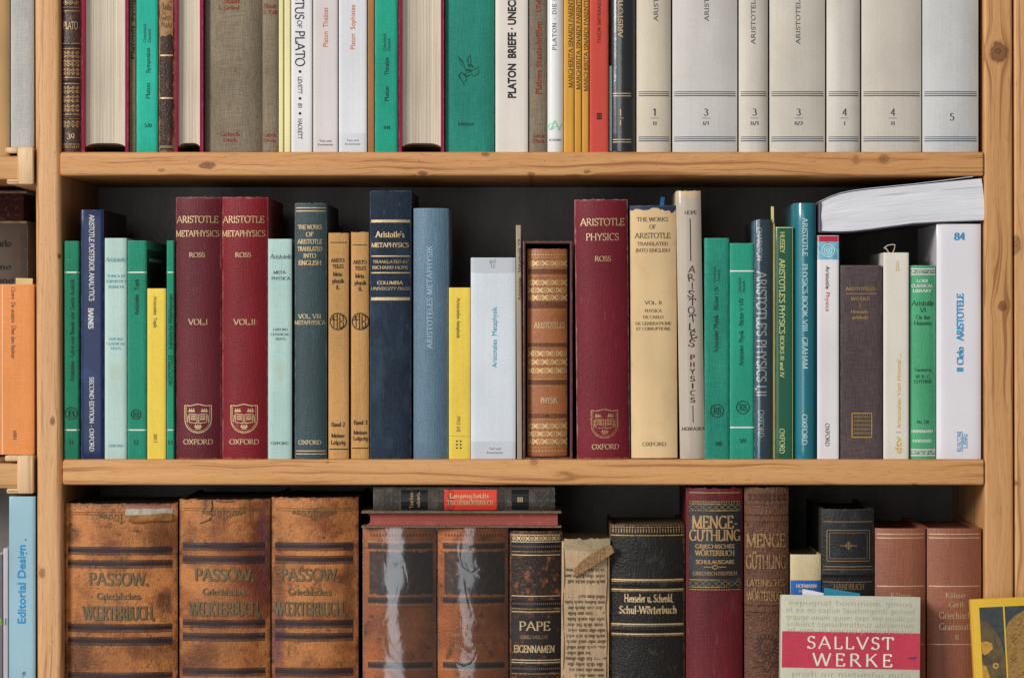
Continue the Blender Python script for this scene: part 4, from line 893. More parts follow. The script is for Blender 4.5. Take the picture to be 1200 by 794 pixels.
b.txt(LIME, 'HUSSEY', 916.8, 284, 5.6, 25, 'd', 'optima'); b.txt(LIME, "ARISTOTLE'S PHYSICS", 916.5, 347, 6.6, 88, 'd', 'optima'); b.txt(LIME, 'BOOKS III and IV', 916.5, 417.5, 4.8, 49, 'd', 'optima'); b.txt(LIME, 'OXFORD', 916.5, 516.5, 6, 29, 'd', 'roman')
b.rule(LIME, 266.6, .8, 0, 0); b.strokes('rule', LIME, [([(0, -135), (0, 135)], [.6]*2)], 928.7, 402); b.done()
slip('pale yellow paper marker rising above the dark green spine', 904, 907.5, 242, 275, 40, '#d8cb84', None, -1)
b = Book('tall glossy petrol book lettered PHYSICS BOOK VIII', 930.5, 957, 238, B2, 6, 190, GLOSS('#17717e', coat=.8, rough=.3, coatbump=.05), b=7, k=2.2, th=1.8, group=MID)
b.txt(PALE, 'ARISTOTLE', 943.5, 277.5, 6, 45, 'd', 'optima'); b.txt(PALE, 'PHYSICS BOOK VIII', 943.5, 348.5, 6, 79, 'd', 'optima'); b.txt(PALE, 'GRAHAM', 943.5, 413.5, 6.2, 37, 'd', 'optima'); b.txt(PALE, 'OXFORD', 943, 503, 6, 36, 'd', 'optima'); b.done()
b = Book('white paperback lettered Physics under a red and sky blue head', 957.5, 983.5, 276, B2, 7, 180, PAPER('#e4e0e0'), side=mat('#1d5a66', rough=.5), kind='paper', b=1.2, k=9, th=.8, group=MID)
b.grid('head_band', mat('#b92d44', bump=0), 957.9, 983.1, 276.5, 283, .25); OB = mat('#7fbfcf', mott=('#3f93ab', 5, .45, .6, .8), bump=0); b.grid('head_panel', OB, 957.9, 983.1, 283, 304, .25)
for r_ in (2, 4.6, 7.4): b.ring(mat('#d7ecef', bump=0), 970.5, 293.5, r_, .8, 'head_ornament')
b.sans(INK, 'Aristotle', 970, 325, 5, 27, 'd', .006); b.sans(RED, 'Physics', 970, 353.5, 5, 22, 'd'); b.txt(INK, 'OXFORD', 969.5, 509, 4.6, 27, 'd', 'roman'); b.done()
b = Book('brownish grey cloth book lettered WERKE 2 in gold with a gilt square stamp', 985, 1033.8, 311, B2, 7, 185, CLOTH('#594b4c', weave=.16, rough=.8), b=2.5, k=5, th=2.6, group=MID, rows=12)
GT = mat('#b8954f', rough=.45, metal=.2, bump=0, fine=.1, alpha=(1.4, .2, .4))
b.txt(GT, 'ARISTOTELES', 1008.3, 338.3, 3.8, 35); b.rule(GT, 344, .6, 6, 6); b.txt(GT, 'WERKE', 1008.3, 350, 3.8, 22, track=12); b.txt(GT, '2', 1007.5, 357.5, 4, 3); b.txt(GT, 'Himmels-', 1008, 365, 4, 22); b.txt(GT, 'geb\u00e4ude', 1008, 371.5, 4, 19)
b.strokes('emblem', GT, [w_([(-11.5, -14), (-11.5, 14), (11.5, 14), (11.5, -14), (-11.5, -14)], 1.2)], 1010, 498)
for i in range(5):
    for j in range(4): b.strokes('emblem', GT, [w_([(-1.8, -1.2), (-1, 1.4), (.2, -1), (1.4, 1.4), (1.9, -1)], .7)], 1003+j*4.8, 488+i*4.8)
b.done()
b = Book('cream paperback lettered Vom Himmel in gold', 1035.2, 1065.3, 296, B2, 7, 165, PAPER('#dfd8cb'), kind='paper', b=1.2, k=10, th=.8, group=MID)
b.sans(YEL, '2001', 1051.5, 312, 4, 12, 'u'); b.sans(YEL, 'Aristoteles: Vom Himmel ...', 1053, 458, 5, 88, 'u'); b.sans(YEL, 'dtv', 1052, 521, 8, 20, 'u', .012); b.sans(YEL, '|', 1052, 506, 5, 1.2, 'u'); b.done()
# its marker ribbon, curled over the head
o = tag(empty('bookmark', (wx(1046, 20), 20, wz(296, 20))), 'cream ribbon marker curling over the head of the dtv paperback'.replace('dtv', 'gold lettered cream'), 'bookmark')
V = []; F = []; cp = [(-3, -1), (-6, 4), (-9, 5.5), (-5, 8.5), (1, 9.6), (4, 8.5), (3, 4), (1, -.5)]
for i, (x, z) in enumerate(cp): V += [(x, 6, z), (x, 16+(i % 2), z)]
for i in range(len(cp)-1): F.append((2*i, 2*i+2, 2*i+3, 2*i+1))
V2 = [(x, y, z+.9) for x, y, z in V]; n_ = len(V); F += [tuple(n_+q for q in f)[::-1] for f in F]; V += V2
for i in range(len(cp)-1): F += [(2*i, n_+2*i, n_+2*i+2, 2*i+2), (2*i+1, 2*i+3, n_+2*i+3, n_+2*i+1)]
mesh_obj('ribbon', V, F, mat('#d8cdb4'), o)
b = Book('small bright green book with ornament bands, numbered 338', 1066.5, 1097, 311, B2, 8, 150, CLOTH('#53a87a', weave=.05, rough=.55), b=4.5, k=2.3, th=1.8, group=MID)
OR = mat('#6d7a72', mott=('#c9d4c6', 2.2, .45, .6, .9), bump=0)
for y0, y1 in ((316.3, 320), (528, 532)):
    b.rule(OR, (y0+y1)/2, y1-y0, .5, .5, 'band'); b.rule(WHITE, y0-1.4, 1.0, .5, .5); b.rule(WHITE, y1+1.4, 1.0, .5, .5)
DG = mat('#1d4a33', bump=0)
for tx, y, ln, m_ in (('LOEB', 329, 13, WHITE), ('CLASSICAL', 334.8, 25, WHITE), ('LIBRARY', 340.6, 22, WHITE), ('HEINEMANN', 505, 25, WHITE), ('HARVARD', 516.3, 22, WHITE)): b.txt(m_, tx, 1081, y, 3.4, ln, sty='bold')
for tx, y, cap, ln in (('Aristotle', 355, 6, 26), ('VI', 363, 5.4, 7), ('On the', 371.5, 5, 16), ('Heavens', 378.3, 5, 21), ('Translated by', 433, 3.4, 20), ('W. K. C.', 441, 3.8, 17), ('GUTHRIE', 446.7, 3.8, 21), ('No. 338', 494, 3.8, 14)): b.txt(DG, tx, 1081.5, y, cap, ln)
b.done()
b = Book('thick glossy white book lettered Il Cielo in blue, numbered 84', 1097.5, 1150, 262.5, B2, 6, 190, GLOSS('#e3dfe4', coat=.4), kind='paper', b=2.0, k=7, th=1, group=MID)
b.txt(BLUE, '84', 1124.5, 277, 8.5, 12.5, sty='fat'); b.txt(BLUE, 'ARISTOTELE', 1125, 371.5, 8, 55, 'u', 'fat'); b.txt(BLUE, 'Il Cielo', 1125, 421, 7.5, 29, 'u', 'fat'); b.txt(BLUE, 'RUSCONI', 1124, 517, 5, 24, 'u'); b.txt(BLUE, 'LIBRI', 1131, 516.5, 5, 17, 'u'); b.strokes('rule', BLUE, [([(0, -12), (0, 12)], [.5]*2)], 1127.5, 517); b.done()

# limp paperback lying over the row, leaves towards the viewer
o = tag(empty('book', (wx(957, 4), 4, wz(272, 4))), 'limp white paperback lying flat with its wavy leaves outward across upright book tops', 'book', MID)
ptop = [(962, 237), (972, 232), (985, 227.5), (1000, 224.5), (1020, 222), (1045, 219.5), (1070, 217), (1100, 214), (1125, 211.5), (1150, 209)]
pbot = [(962, 270.5), (972, 271), (985, 271), (1000, 270.2), (1020, 268), (1045, 264.6), (1070, 261.3), (1100, 259.6), (1125, 258.8), (1153, 257.8)]
V = []; F = []; uv = []; nz = 7; bx, bz = wx(957, 4), wz(272, 4)
nx_ = len(ptop)
for yy in (0, 175):
    for i in range(nx_):
        for j in range(nz+1):
            q = j/nz; x = pbot[i][0]+(ptop[i][0]-pbot[i][0])*q+(1.6*sin(pi*q) if i == nx_-1 else 0); y = pbot[i][1]+(ptop[i][1]-pbot[i][1])*q
            V.append((wx(x, 4)-bx, yy+(.8*sin(q*9+i*.3) if yy == 0 else 0), wz(y, 4)-bz)); uv.append((i/nx_, q))
K = nz+1; T0 = nx_*K
for i in range(nx_-1):
    for j in range(nz):
        a = i*K+j; F.append((a, a+K, a+K+1, a+1)); F.append((T0+a, T0+a+1, T0+a+K+1, T0+a+K))
    F.append((i*K+nz, (i+1)*K+nz, T0+(i+1)*K+nz, T0+i*K+nz)); F.append((i*K, T0+i*K, T0+(i+1)*K, (i+1)*K))
for j in range(nz):
    a = (nx_-1)*K+j; F.append((a, T0+a, T0+a+1, a+1)); F.append((j, j+1, T0+j+1, T0+j))
pn = N('wavy_leaves'); tcn = pn.new('TexCoord'); mp = pn.new('Mapping'); mp.inputs['Scale'].default_value = (2.6, 85, 1); pn.link(tcn.outputs['UV'], mp.inputs[0])
s_ = pn.noise(mp.outputs[0], 1.0, 4, .7); mp2 = pn.new('Mapping'); mp2.inputs['Scale'].default_value = (1.3, 7, 1); pn.link(tcn.outputs['UV'], mp2.inputs[0]); s2_ = pn.noise(mp2.outputs[0], 1.0, 3, .6)
pc = pn.mix(pn.rng(s_, .36, .64), lin('#c6c7ce'), lin('#efeff3')); pc = pn.mix(pn.rng(s2_, .62, .66, 0, .6), pc, lin('#8a8a92')); pn.link(pc, pn.b.inputs['Base Color']); pn.b.inputs['Roughness'].default_value = .8; pn.bump(s_, .3, .0008)
mesh_obj('page_block', V, F, pn.m, o, uv=uv, angle=30)
def sheet(pts, y0, y1, t, m, name, root):
    V = []; F = []; n = len(pts)
    for dz in (0, t):
        for yy in (y0, y1): V += [(wx(x, 4)-bx, yy, wz(y, 4)-bz+dz) for x, y in pts]
    for i in range(n-1): F += [(i, i+1, n+i+1, n+i), (2*n+i, 3*n+i, 3*n+i+1, 2*n+i+1), (i, 2*n+i, 2*n+i+1, i+1), (n+i, n+i+1, 3*n+i+1, 3*n+i)]
    F += [(0, n, 3*n, 2*n), (n-1, 3*n-1, 4*n-1, 2*n-1)] if False else [(0, n, 3*n, 2*n), (n-1, 3*n-1, 4*n-1, 2*n-1)]
    return mesh_obj(name, V, F, m, root)
cv = mat('#5d4f62', rough=.45, coat=.3, big=.1)
sheet([(960.5, 272.4), (985, 272.6), (1000, 271.8), (1020, 269.6), (1045, 266.2), (1070, 262.9), (1100, 261), (1125, 260.2), (1153, 259.2)], -1, 177, .9, cv, 'cover', o)
sheet([(960.5, 236.5), (972, 230.9), (985, 226.4), (1000, 223.4), (1020, 220.9), (1045, 218.4), (1070, 216), (1090, 213.6), (1110, 211.2), (1130, 208.4), (1140, 207.3)], -1, 177, .7, mat('#d8d8dc', rough=.4), 'cover', o)
mesh_obj('spine', *rbox(wx(959.5, 4)-bx, wx(962.5, 4)-bx, -1.2, 177, wz(272.2, 4)-bz, wz(236.5, 4)-bz, 1, 2, 'z'), cv, o)

# ------------------------------------------------------------ lowest shelf
def leather(col, dk, **k): return dict(dict(col=col, rough=.52, spec=.28, leather=1.1, bump=.5, fine=.10, big=.22, mott=(dk, 34, .46, .68, .8), mott2=('#331b0e', 13, .57, .72, .85), scuff=.6, spots=('#2e1a10', 4.5, .68)), **k)
def passow(lab, x0, x1, top, cx, dy, zones, torn=0):
    b = Book(lab, x0, x1, top, 0, 6, 225, leather('#b67540', '#6a3016', zones=zones, crack=('#3a1f0e', 8, .6)), side=mat('#6a4527', rough=.6, mott=('#3a2415', 12, .5, .7, .8)), b=13, k=2.1, th=4, group='three matching tan leather dictionary volumes', wear=('#3f2210', .8, 3.2), fray=1.1, wavy=.5, pages='#8b857c', sq=3.5)
    w0, w1_ = x0+5, x1-5
    for y in (645, 660.5, 735.5, 751, 792):
        y -= dy; b.rule(BAND, y, 4.6, 4, 6, 'band'); 
        for q in (-4.2, -3.0, 3.2, 4.6): b.rule(BAND, y+q, .8, 4, 6, 'rule')
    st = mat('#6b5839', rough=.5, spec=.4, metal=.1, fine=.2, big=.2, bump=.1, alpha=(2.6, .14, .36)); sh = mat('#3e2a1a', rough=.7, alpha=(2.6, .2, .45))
    for m_, o_, e in ((sh, .7, .40), (st, 0, .52)):  # dark offset copy paints the shadow of the stamped letters
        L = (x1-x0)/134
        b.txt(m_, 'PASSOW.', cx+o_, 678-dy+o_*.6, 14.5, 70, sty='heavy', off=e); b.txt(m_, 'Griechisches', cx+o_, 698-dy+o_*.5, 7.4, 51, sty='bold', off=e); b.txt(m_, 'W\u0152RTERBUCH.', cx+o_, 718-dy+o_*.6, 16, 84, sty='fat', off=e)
    om = mat('#5d4a28', rough=.6, alpha=(2.4, .2, .45)); oc = (x0+x1)/2+(0 if not torn else 2)
    for y in (600, 602.6): b.rule(om, y-dy*.9, .8, 5, 6 if not torn else (x1-149))
    for s_ in (-1, 1):
        if torn and s_ > 0: continue
        for q, r in ((6, 4.6), (13, 3.6), (19, 2.8), (24, 2)):
            sp = [(s_*a_, -c_) for a_, c_ in scroll(12, r)]; b.strokes('ornament', om, [(sp, [1.0]*13)], oc+s_*q, 607-dy*.9+(6-r)*-.7)
    b.strokes('ornament', om, [w_([(0, 5), (0, -7)], 1.6), w_([(-4, -4), (0, -8), (4, -4)], 1)], oc, 606-dy*.9)
    return b
b = passow('largest tan leather dictionary volume with a torn head showing pale lining', 73.5, 207, 590, 138.5, 0, [('#5b3117', 190, 627, 30, 24, .7), ('#3a2012', 192, 707, 12, 24, .75), ('#4e2a13', 92, 772, 28, 28, .75), ('#3f2413', 84, 628, 11, 14, .65), ('#4a2814', 110, 735, 40, 8, .5), ('#4a2814', 170, 760, 26, 16, .5)], 1)
LIN = mat('#b9b2a2', rough=.8, mott=('#6d675c', 6, .45, .7, .7)); PINK = mat('#a86a5c', rough=.8, streak=.1, mott=('#5c3a34', 2, .5, .7, .6))
b.grid('torn_lining', LIN, 147, 201, 595.5, 603.5, .7, .4); b.grid('headband', PINK, 146, 199, 592.2, 595.5, .9, .3)
FL = mat('#a06a38', rough=.55, leather=1.0, bump=.4, mott=('#6b3f1d', 10, .45, .7, .8))
V = []; F = []; nu = 18
for i in range(nu+1):
    u = b.loc(151+(201-151)*i/nu, 600)[0]; zc = b.loc(160, 607.5-i*.07+.5*sin(i*.35))[1]; r_ = 4.4+.35*sin(i*.5)
    for j in range(11):
        t = radians(-60+300*j/10); p = b.surf(u, zc, 0); V.append((u, p[1]-2.2-r_*.55*cos(t), zc+r_*sin(t)))
for i in range(nu):
    for j in range(10): a = i*11+j; F.append((a, a+1, a+12, a+11))
mesh_obj('leather_flap', V, F, FL, b.root); b.done()
ST2 = [('#4d1f18', 306, 660, 20, 90, .8), ('#5a3b52', 308, 640, 7, 70, .3), ('#4e2a13', 235, 775, 26, 26, .7), ('#5d3216', 220, 640, 12, 30, .5), ('#6a2c1c', 292, 690, 22, 80, .6)]
b = passow('tan leather dictionary volume with a wine coloured stain down one edge and a cracked head', 208.5, 316, 584, 262.5, 5, ST2)
CR = mat('#3a2010', rough=.8)
b.strokes('crack', CR, [w_([(0, 12), (1, 4), (-1, 0), (1, -6), (-3, -11), (-8, -13), (-14, -15)], 1.2)], 248, 598); b.strokes('crack', CR, [w_([(0, 3), (10, 1), (22, 2.2)], .8)], 252, 589); b.done()
b = passow('tan leather dictionary volume with an intact scrollwork head beside the small film wrapped volume'.replace('small ', ''), 317, 419.5, 583, 362.5, 5, [('#5b2d1d', 326, 720, 9, 90, .7), ('#6a3f50', 323, 760, 8, 50, .45), ('#4e2a13', 408, 690, 9, 70, .6), ('#5b3117', 360, 790, 50, 14, .6)]); b.done()

# two books lying on the PAPE volumes
b = Book('dark grey book lying flat on red edged book, its spine with orange label', 0, 30, 0, 0, 6, 150, dict(col='#464039', rough=.6, spec=.2, leather=.9, bump=.8, mott=('#6d665c', 9, .5, .7, .6, (1, 1, .6))), b=5, k=2.4, th=2.6, lie=(437.5, 650, 571, 598.5), group='books lying flat in the lowest row', pages='#5a3b34')
EMB = mat('#37322d', rough=.7); 
for cx in (452, 462, 516, 527, 586, 632, 640, 646):
    for q in (-6, 2, 9): b.strokes('embossing', EMB, [w_(arcpts(0, 0, 4.5, 4, 200, 480, 9), .7), w_(arcpts(0, 0, 2.3, 2, 20, 300, 7), .6)], cx, 584+q, 'u')
def panel(part_, m, x0, x1, y0, y1, off, notch=2):
    b.grid(part_, m, x0, x1, y0, y1, off, 0, 3, 5)
panel('label', BLACKP, 470, 501, 573.5, 597, .35); panel('label', mat('#d8432f', rough=.5, fine=.05, big=.06, wear=None), 520.5, 582, 573.5, 597, .4); panel('label', BLACKP, 599.5, 619.5, 573.5, 597, .35)
b.txt(GOLD, "Langenscheidts", 550, 580.5, 5.2, 46, 'u', 'fraktur', off=.8); b.txt(GOLD, "TASCHENW\u00d6RTERBUCH", 551, 588.5, 5.4, 54, 'u', 'bold', off=.8); b.txt(GOLD, 'III', 609.5, 585, 5.5, 7, 'u', 'bold', off=.7)
b.txt(GOLDW, 'Taschen-', 482, 585, 4.2, 21, 'r', 'bold', off=.7); b.txt(GOLDW, 'w\u00f6rterb.', 490, 585, 4, 18, 'r', 'bold', off=.7); b.done()
RE = mat('#98493f', rough=.7, sheet=.12, fine=.05, big=.08, mott=('#b9766a', 12, .55, .75, .5))
b = Book('book lying flat on the brown leather volumes with red stained page edges outward', 0, 30, 0, 0, 3, 165, dict(col='#6f5a44', rough=.8, mott=('#2f2620', 4, .5, .7, .8)), b=5, k=2.4, th=2.2, lie=(423.5, 657.5, 598.8, 617.8), group='books lying flat in the lowest row', pagemat=RE, flip=True, sq=4, wear=None); b.done()

def pape(lab, x0, x1, top, cx, txt_, **fk):
    b = Book(lab, x0, x1, top, 0, 6, 200, leather('#b0642e', '#743c18', coat=0), b=12, k=2.1, th=3.4, group='brown leather dictionary volumes', wear=('#a9703f', .5, 2.0), fray=.6, wavy=.3)
    PN = mat('#3a2a22', rough=.5, mott=('#7a4526', 7, .5, .72, .8)); b.grid('panel', PN, x0+8, x1-4, 646, 696, .3, 1.5)
    for y in (639.5, 703, 779):
        b.rule(BAND, y, 6.5, 6, 4, 'band'); b.rule(GOLDW, y-5, .9, 5, 4); b.rule(GOLDW, y+5.5, .9, 5, 4)
        beads(b, mat('#8a6238'), x0+8, x1-6, y-2, 22, 1.8, .9, 'ornament')
    beads(b, mat('#4a2b17'), x0+8, x1-6, 627, 20, 3, 1.4, 'ornament')
    for tx, y, cap, ln in txt_: b.txt(GOLDW, tx, cx, y, cap, ln)
    film(b, 2.0, 1.0, .8, int(x0), **fk); return b.done()
pape('film wrapped brown leather volume with a broad window reflection, next to the tan leather set', 424.5, 511, 619, 468, [('PAPE', 729, 8, 32), ('Griechisch-Deutsches', 744, 5.2, 66), ('W\u00d6RTERBUCH', 757.5, 5.4, 40)], strength=.55, ridge=1.8)
pape('film wrapped brown leather volume with creased film between its two companions', 512.5, 595.5, 619, 555, [('PAPE', 728, 8, 34), ('Griechisch-Deutsches', 743, 5.2, 62), ('W\u00d6RTERBUCH', 757, 5.4, 44)], strength=.85, gain=1.5, ridge=3.0)
b = Book('narrower dark leather volume lettered EIGENNAMEN with gold ornament at its head', 597, 659, 622, 0, 6, 190, leather('#33261f', '#7a452a', mott=('#8a4c2c', 9, .54, .66, .85)), b=9, k=2.2, th=3, group='brown leather dictionary volumes', wear=('#7f4b2a', .7, 2.2), fray=.6, wavy=.3)
stars(b, GOLD, 600, 657, 630.5, 2.6, 11); 
for y in (626.5, 634.5, 650, 698, 716.5, 773, 776): b.rule(GOLD, y, 1.1, 2, 2)
for y in (640, 707, 783): b.rule(BLACKP, y, 8, 2, 2, 'band'); beads(b, mat('#8a5634'), 600, 657, y, 24, 2.2, 1.0, 'ornament'); b.rule(GOLDW, y+6, .7, 2, 2)
b.grid('panel', mat('#241c1b', rough=.5, mott=('#7a4628', 9, .58, .7, .6)), 599, 657.5, 719, 771, .3, .8)
b.txt(GOLD, 'PAPE', 626.5, 733, 10.5, 37); b.txt(GOLDW, 'GRIECHISCHE', 626, 746, 4, 32); b.txt(GOLD, 'EIGENNAMEN', 626, 760, 8.4, 48, sty='bold'); b.done()

# the book that has lost its spine
b = Book('spineless book showing old printed waste paper, leaning on the black leather dictionary', 656.5, 713, 634, 0, 9, 180, dict(col='#bfa483', rough=.85, spec=.1, streak=.12, fine=.1, big=.12, bump=.6, mott=('#9a7a58', 12, .54, .75, .6)), side=mat('#33435a', rough=.7, mott=('#6d5a44', 8, .5, .7, .7)), b=3, k=3, th=2, tilt=.35, fray=1.6, wavy=1.1, group=LOW, wear=('#d0b088', .5, 2.5), sq=1)
WP = mat('#5d4f40', rough=.8, bump=0, alpha=(1.8, .22, .42)); rr = random.Random(3)
wds = 'und der die ist von den mit nicht auch wenn aber sich nach ein eine dem haben wird durch aus oder wie noch kein zum sein'.split()
for y in [668, 675, 681.5] + [699+6.6*i for i in range(18)]:
    ln = ' '.join(rr.choice(wds) for _ in range(4)); b.txt(WP, ln, 686+rr.uniform(-1, 1), y, 4.4, rr.uniform(40, 49), 'r', 'fraktur')
b.grid('old_glue', mat('#a39373', rough=.85, mott=('#6f614a', 6, .5, .7, .6)), 661, 715, 631, 644, .5, 1.2)
for x in (660.5, 711): b.strokes('tear', mat('#6b4a2e'), [w_([(0, 80), (1, 40), (-1, 10), (1, -30), (0, -80), (1, -120)], 1.2)], x, 720)
V = []; F = []; tp = [(673, 672, 5), (684, 664, 8), (697, 655, 9), (709, 648, 8), (718, 643, 5)]
for i, (x, y, hw) in enumerate(tp):
    u, z = b.loc(x, y); V += [(u-1.5, -3.0-i*1.2, z+hw), (u+1.5, -4.5-i*1.2, z-hw*.6), (u+1.5, -3.7-i*1.2, z-hw*.6), (u-1.5, -2.2-i*1.2, z+hw)]
for i in range(4):
    a = 4*i
    for j in range(4): F.append((a+j, a+(j+1) % 4, a+4+(j+1) % 4, a+4+j))
F += [(3, 2, 1, 0), (16, 17, 18, 19)]
mesh_obj('loose_spine_strip', V, F, mat('#8d6c48', rough=.85, weave=.25, streak=.15), b.root); b.done()

b = Book('black leather dictionary with gold blackletter title Schul-W\u00f6rterbuch', 714.5, 803, 614.5, 0, 6, 200, dict(col='#1d1a17', rough=.5, spec=.26, leather=1.3, bump=.5, mott=('#4d463d', 18, .56, .76, .6), mott2=('#6a5a46', 5, .68, .8, .7)), b=11, k=2.2, th=3.4, group=LOW, wear=('#7a5a3a', .6, 2.0), fray=.8, wavy=.3, hubs=((684, 3, 1.0), (737, 3, 1.0)), pages='#7a6a55')
for y in (679, 690.5, 731, 742.5): b.rule(GOLD, y, 1.7, 1.5, 1.5); b.rule(GOLDW, y+2, .6, 1.5, 1.5)
b.rule(GOLDW, 627, 1.2, 1.5, 1.5); beads(b, GOLDW, 717, 801, 621.5, 26, 4.5, 1.0); beads(b, GOLDW, 717, 801, 617.5, 26, 1.4, 1.8)
b.txt(GOLD, 'Henseler u. Schenkl,', 760.5, 700.5, 9, 58, sty='fraktur'); b.txt(GOLD, 'Schul-W\u00f6rterbuch', 759.5, 714, 9, 68, sty='fraktur'); b.done()

b = Book('tall wine red book with black head panel lettered in gold', 804, 871, 572, 0, 5, 200, CLOTH('#681c24', weave=.1, big=.14, streak=.14, rough=.5, spec=.25, zones=[('#3a1a20', 838, 640, 36, 75, .7)], mott=('#a8707a', 18, .6, .8, .5, (1, 1, .25))), b=10, k=2.3, th=3.4, group=LOW, wear=('#5a2028', .6, 1.6), fray=1.2, wavy=.3)
b.grid('panel', mat('#1c1d22', rough=.4, spec=.45, mott=('#3a4048', 14, .55, .75, .6)), 807.5, 868.5, 587, 691, .3, .4, None, 8)
G2 = mat('#b48d58', rough=.45, metal=.2, fine=.15, bump=.1, alpha=(2.0, .2, .38))
for y in (587.5, 590, 598, 679, 687.5, 690.5, 577): b.rule(G2, y, .9, 4, 3)
for yc in (594, 683.3):
    for i in range(8): b.strokes('gilding', GOLDD, [w_([(-4, 0), (0, 3), (4, 0), (0, -3), (-4, 0)], .9)], 812+i*7.6, yc)
for tx, y, cap, ln, st_ in (('MENGE-', 611.5, 15, 54, 'bold'), ('G\u00dcTHLING', 626.8, 13, 60, 'bold'), ('GRIECHISCHES', 639.7, 4.6, 46, 'heavy'), ('W\u00d6RTERBUCH', 647.5, 6.4, 46, 'bold'), ('SCHULAUSGABE', 658, 4.4, 45, 'heavy'), ('GRIECHISCH-DEUTSCH', 671.5, 4.2, 52, 'serif')): b.txt(G2, tx, 838, y, cap, ln, sty=st_)
b.strokes('gilding', G2, [w_([(-13, 0), (-5, 0)], .8), w_([(5, 0), (13, 0)], .8), w_([(-4, 0), (0, 2.5), (4, 0), (0, -2.5), (-4, 0)], 1.1)], 838, 664); b.done()

b = Book('tall chocolate brown embossed leather book with a sun face below its faded title', 872.5, 925, 571, 0, 5, 200, dict(col='#664331', rough=.5, spec=.28, leather=1.6, bump=.7, mott=('#3f261b', 10, .5, .7, .7), mott2=('#8f6144', 6, .6, .75, .6)), b=9, k=2.3, th=3.2, group=LOW, wear=('#3a241a', .6, 1.6), fray=1.0, wavy=.3, hubs=((602, 1.6, 1.4), (610, 1.4, 1.2), (708, 1.6, 1.4), (716, 1.4, 1.2), (590, 1.3, 1.0)))
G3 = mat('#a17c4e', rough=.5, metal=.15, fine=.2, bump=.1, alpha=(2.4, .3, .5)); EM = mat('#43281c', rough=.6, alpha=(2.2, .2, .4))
for m_, o_, e in ((EM, .8, .45), (G3, 0, .55)):  # first pass, shifted and dark, paints shade beside the gilt letters
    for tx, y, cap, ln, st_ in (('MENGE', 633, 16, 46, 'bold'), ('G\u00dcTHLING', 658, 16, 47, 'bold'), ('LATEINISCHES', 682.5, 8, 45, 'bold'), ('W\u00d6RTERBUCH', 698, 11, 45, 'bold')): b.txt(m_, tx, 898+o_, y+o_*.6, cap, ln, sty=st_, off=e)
rays = [w_([(9*cos(t), 9*sin(t)), (15*cos(t+.08), 15*sin(t+.08))], 1.8) for t in [i*2*pi/18 for i in range(18)]]
b.strokes('emblem', EM, rays+[w_(arcpts(0, 0, 8.5, 9.5, 0, 360, 20), 1.2), w_(arcpts(-3, 2, 1.6, 1, 0, 180, 6), 1), w_(arcpts(3, 2, 1.6, 1, 0, 180, 6), 1), w_([(0, 2), (-1, -2), (1, -2.4)], 1), w_([(-3, -5), (0, -5.8), (3, -5)], 1.1), w_([(-16, -16), (-8, -20), (0, -16), (8, -20), (16, -16)], 1.5), w_([(-18, -26), (-6, -22), (0, -30), (6, -22), (18, -26)], 1.4)], 899, 757)
arab(b, EM, 876, 922, 577, 588, 5.5, .9); b.done()

b = Book('small cream book with a royal blue band across its spine', 926, 962.5, 649.5, 0, 12, 150, CLOTH('#d6c49c', weave=.04), b=2.5, k=4, th=2, group=LOW, pages='#b9a586')
b.grid('band', mat('#2163b4', rough=.6, weave=.04), 926.6, 962, 679.5, 700, .3); b.rule(mat('#d8b560'), 678.6, 1, .5, .5); b.txt(mat('#e4c5a0', bump=0), 'HOFMANN', 945, 686, 4.2, 24, sty='bold'); b.txt(mat('#e4c5a0', bump=0), 'Handbuch', 945, 692, 3.4, 18); b.done()
b = Book('charcoal leather book with a fine gold framed panel lettered HANDBUCH', 963, 1025, 596.5, 0, 8, 225, dict(col='#212123', rough=.52, spec=.24, leather=1.2, bump=.4, mott=('#44454b', 12, .55, .75, .5)), b=8, k=2.4, th=4, group=LOW, wear=('#5a5148', .5, 1.5), fray=.5, hubs=((672, 3.4, 2.6),), pages='#3f3b38', sq=5)
G4 = mat('#94744a', rough=.45, metal=.2, fine=.15, bump=.1, alpha=(1.8, .22, .42))
for y, t in ((611, .8), (663.5, .9), (667, .6), (681.5, .7)): b.rule(G4, y, t, 2, 2)
b.strokes('gilding', G4, [w_([(-25, -18), (-25, 18), (25, 18), (25, -18), (-25, -18)], .8), w_([(-22, -15), (-22, 15), (22, 15), (22, -15), (-22, -15)], .5), w_([(-10, 0), (10, 0)], .8), w_([(-4, 0), (0, 4), (4, 0), (0, -4), (-4, 0)], .9), w_([(0, -5), (0, 5)], .9)], 994.5, 639)
b.txt(G4, 'HANDBUCH', 995, 687, 7, 36); b.done()
def kuehner(lab, x0, x1, cx, txt_):
    b = Book(lab, x0, x1, 619, 0, 7, 215, CLOTH('#93573f', weave=.07, rough=.5, spec=.4), b=7, k=2.5, th=3.2, group='pair of terracotta cloth grammar volumes', wear=('#b5725c', .4, 1.2), pages='#8a5a48', sq=4)
    for y, t in ((625.5, 1.2), (630, 1.2), (686.5, 1.3), (754.5, 1.1)): b.rule(GOLD, y, t, 2, 2)
    for tx, y, cap, ln in txt_: b.txt(GOLD, tx, cx, y, cap, ln)
    b.done()
kuehner('terracotta cloth grammar volume half hidden behind the crimson banded book', 1026, 1085.5, 1057, [('K\u00fchner-', 697, 6.5, 27), ('Gerth', 707, 6.5, 19)])
kuehner('terracotta cloth grammar volume numbered II beside the upright', 1087, 1151, 1121.5, [('K\u00fchner-', 697, 6.5, 27), ('Gerth', 707.5, 6.5, 19), ('Griechische', 720.5, 8, 42), ('Grammatik', 733.5, 8, 42), ('II', 746, 6, 5)])

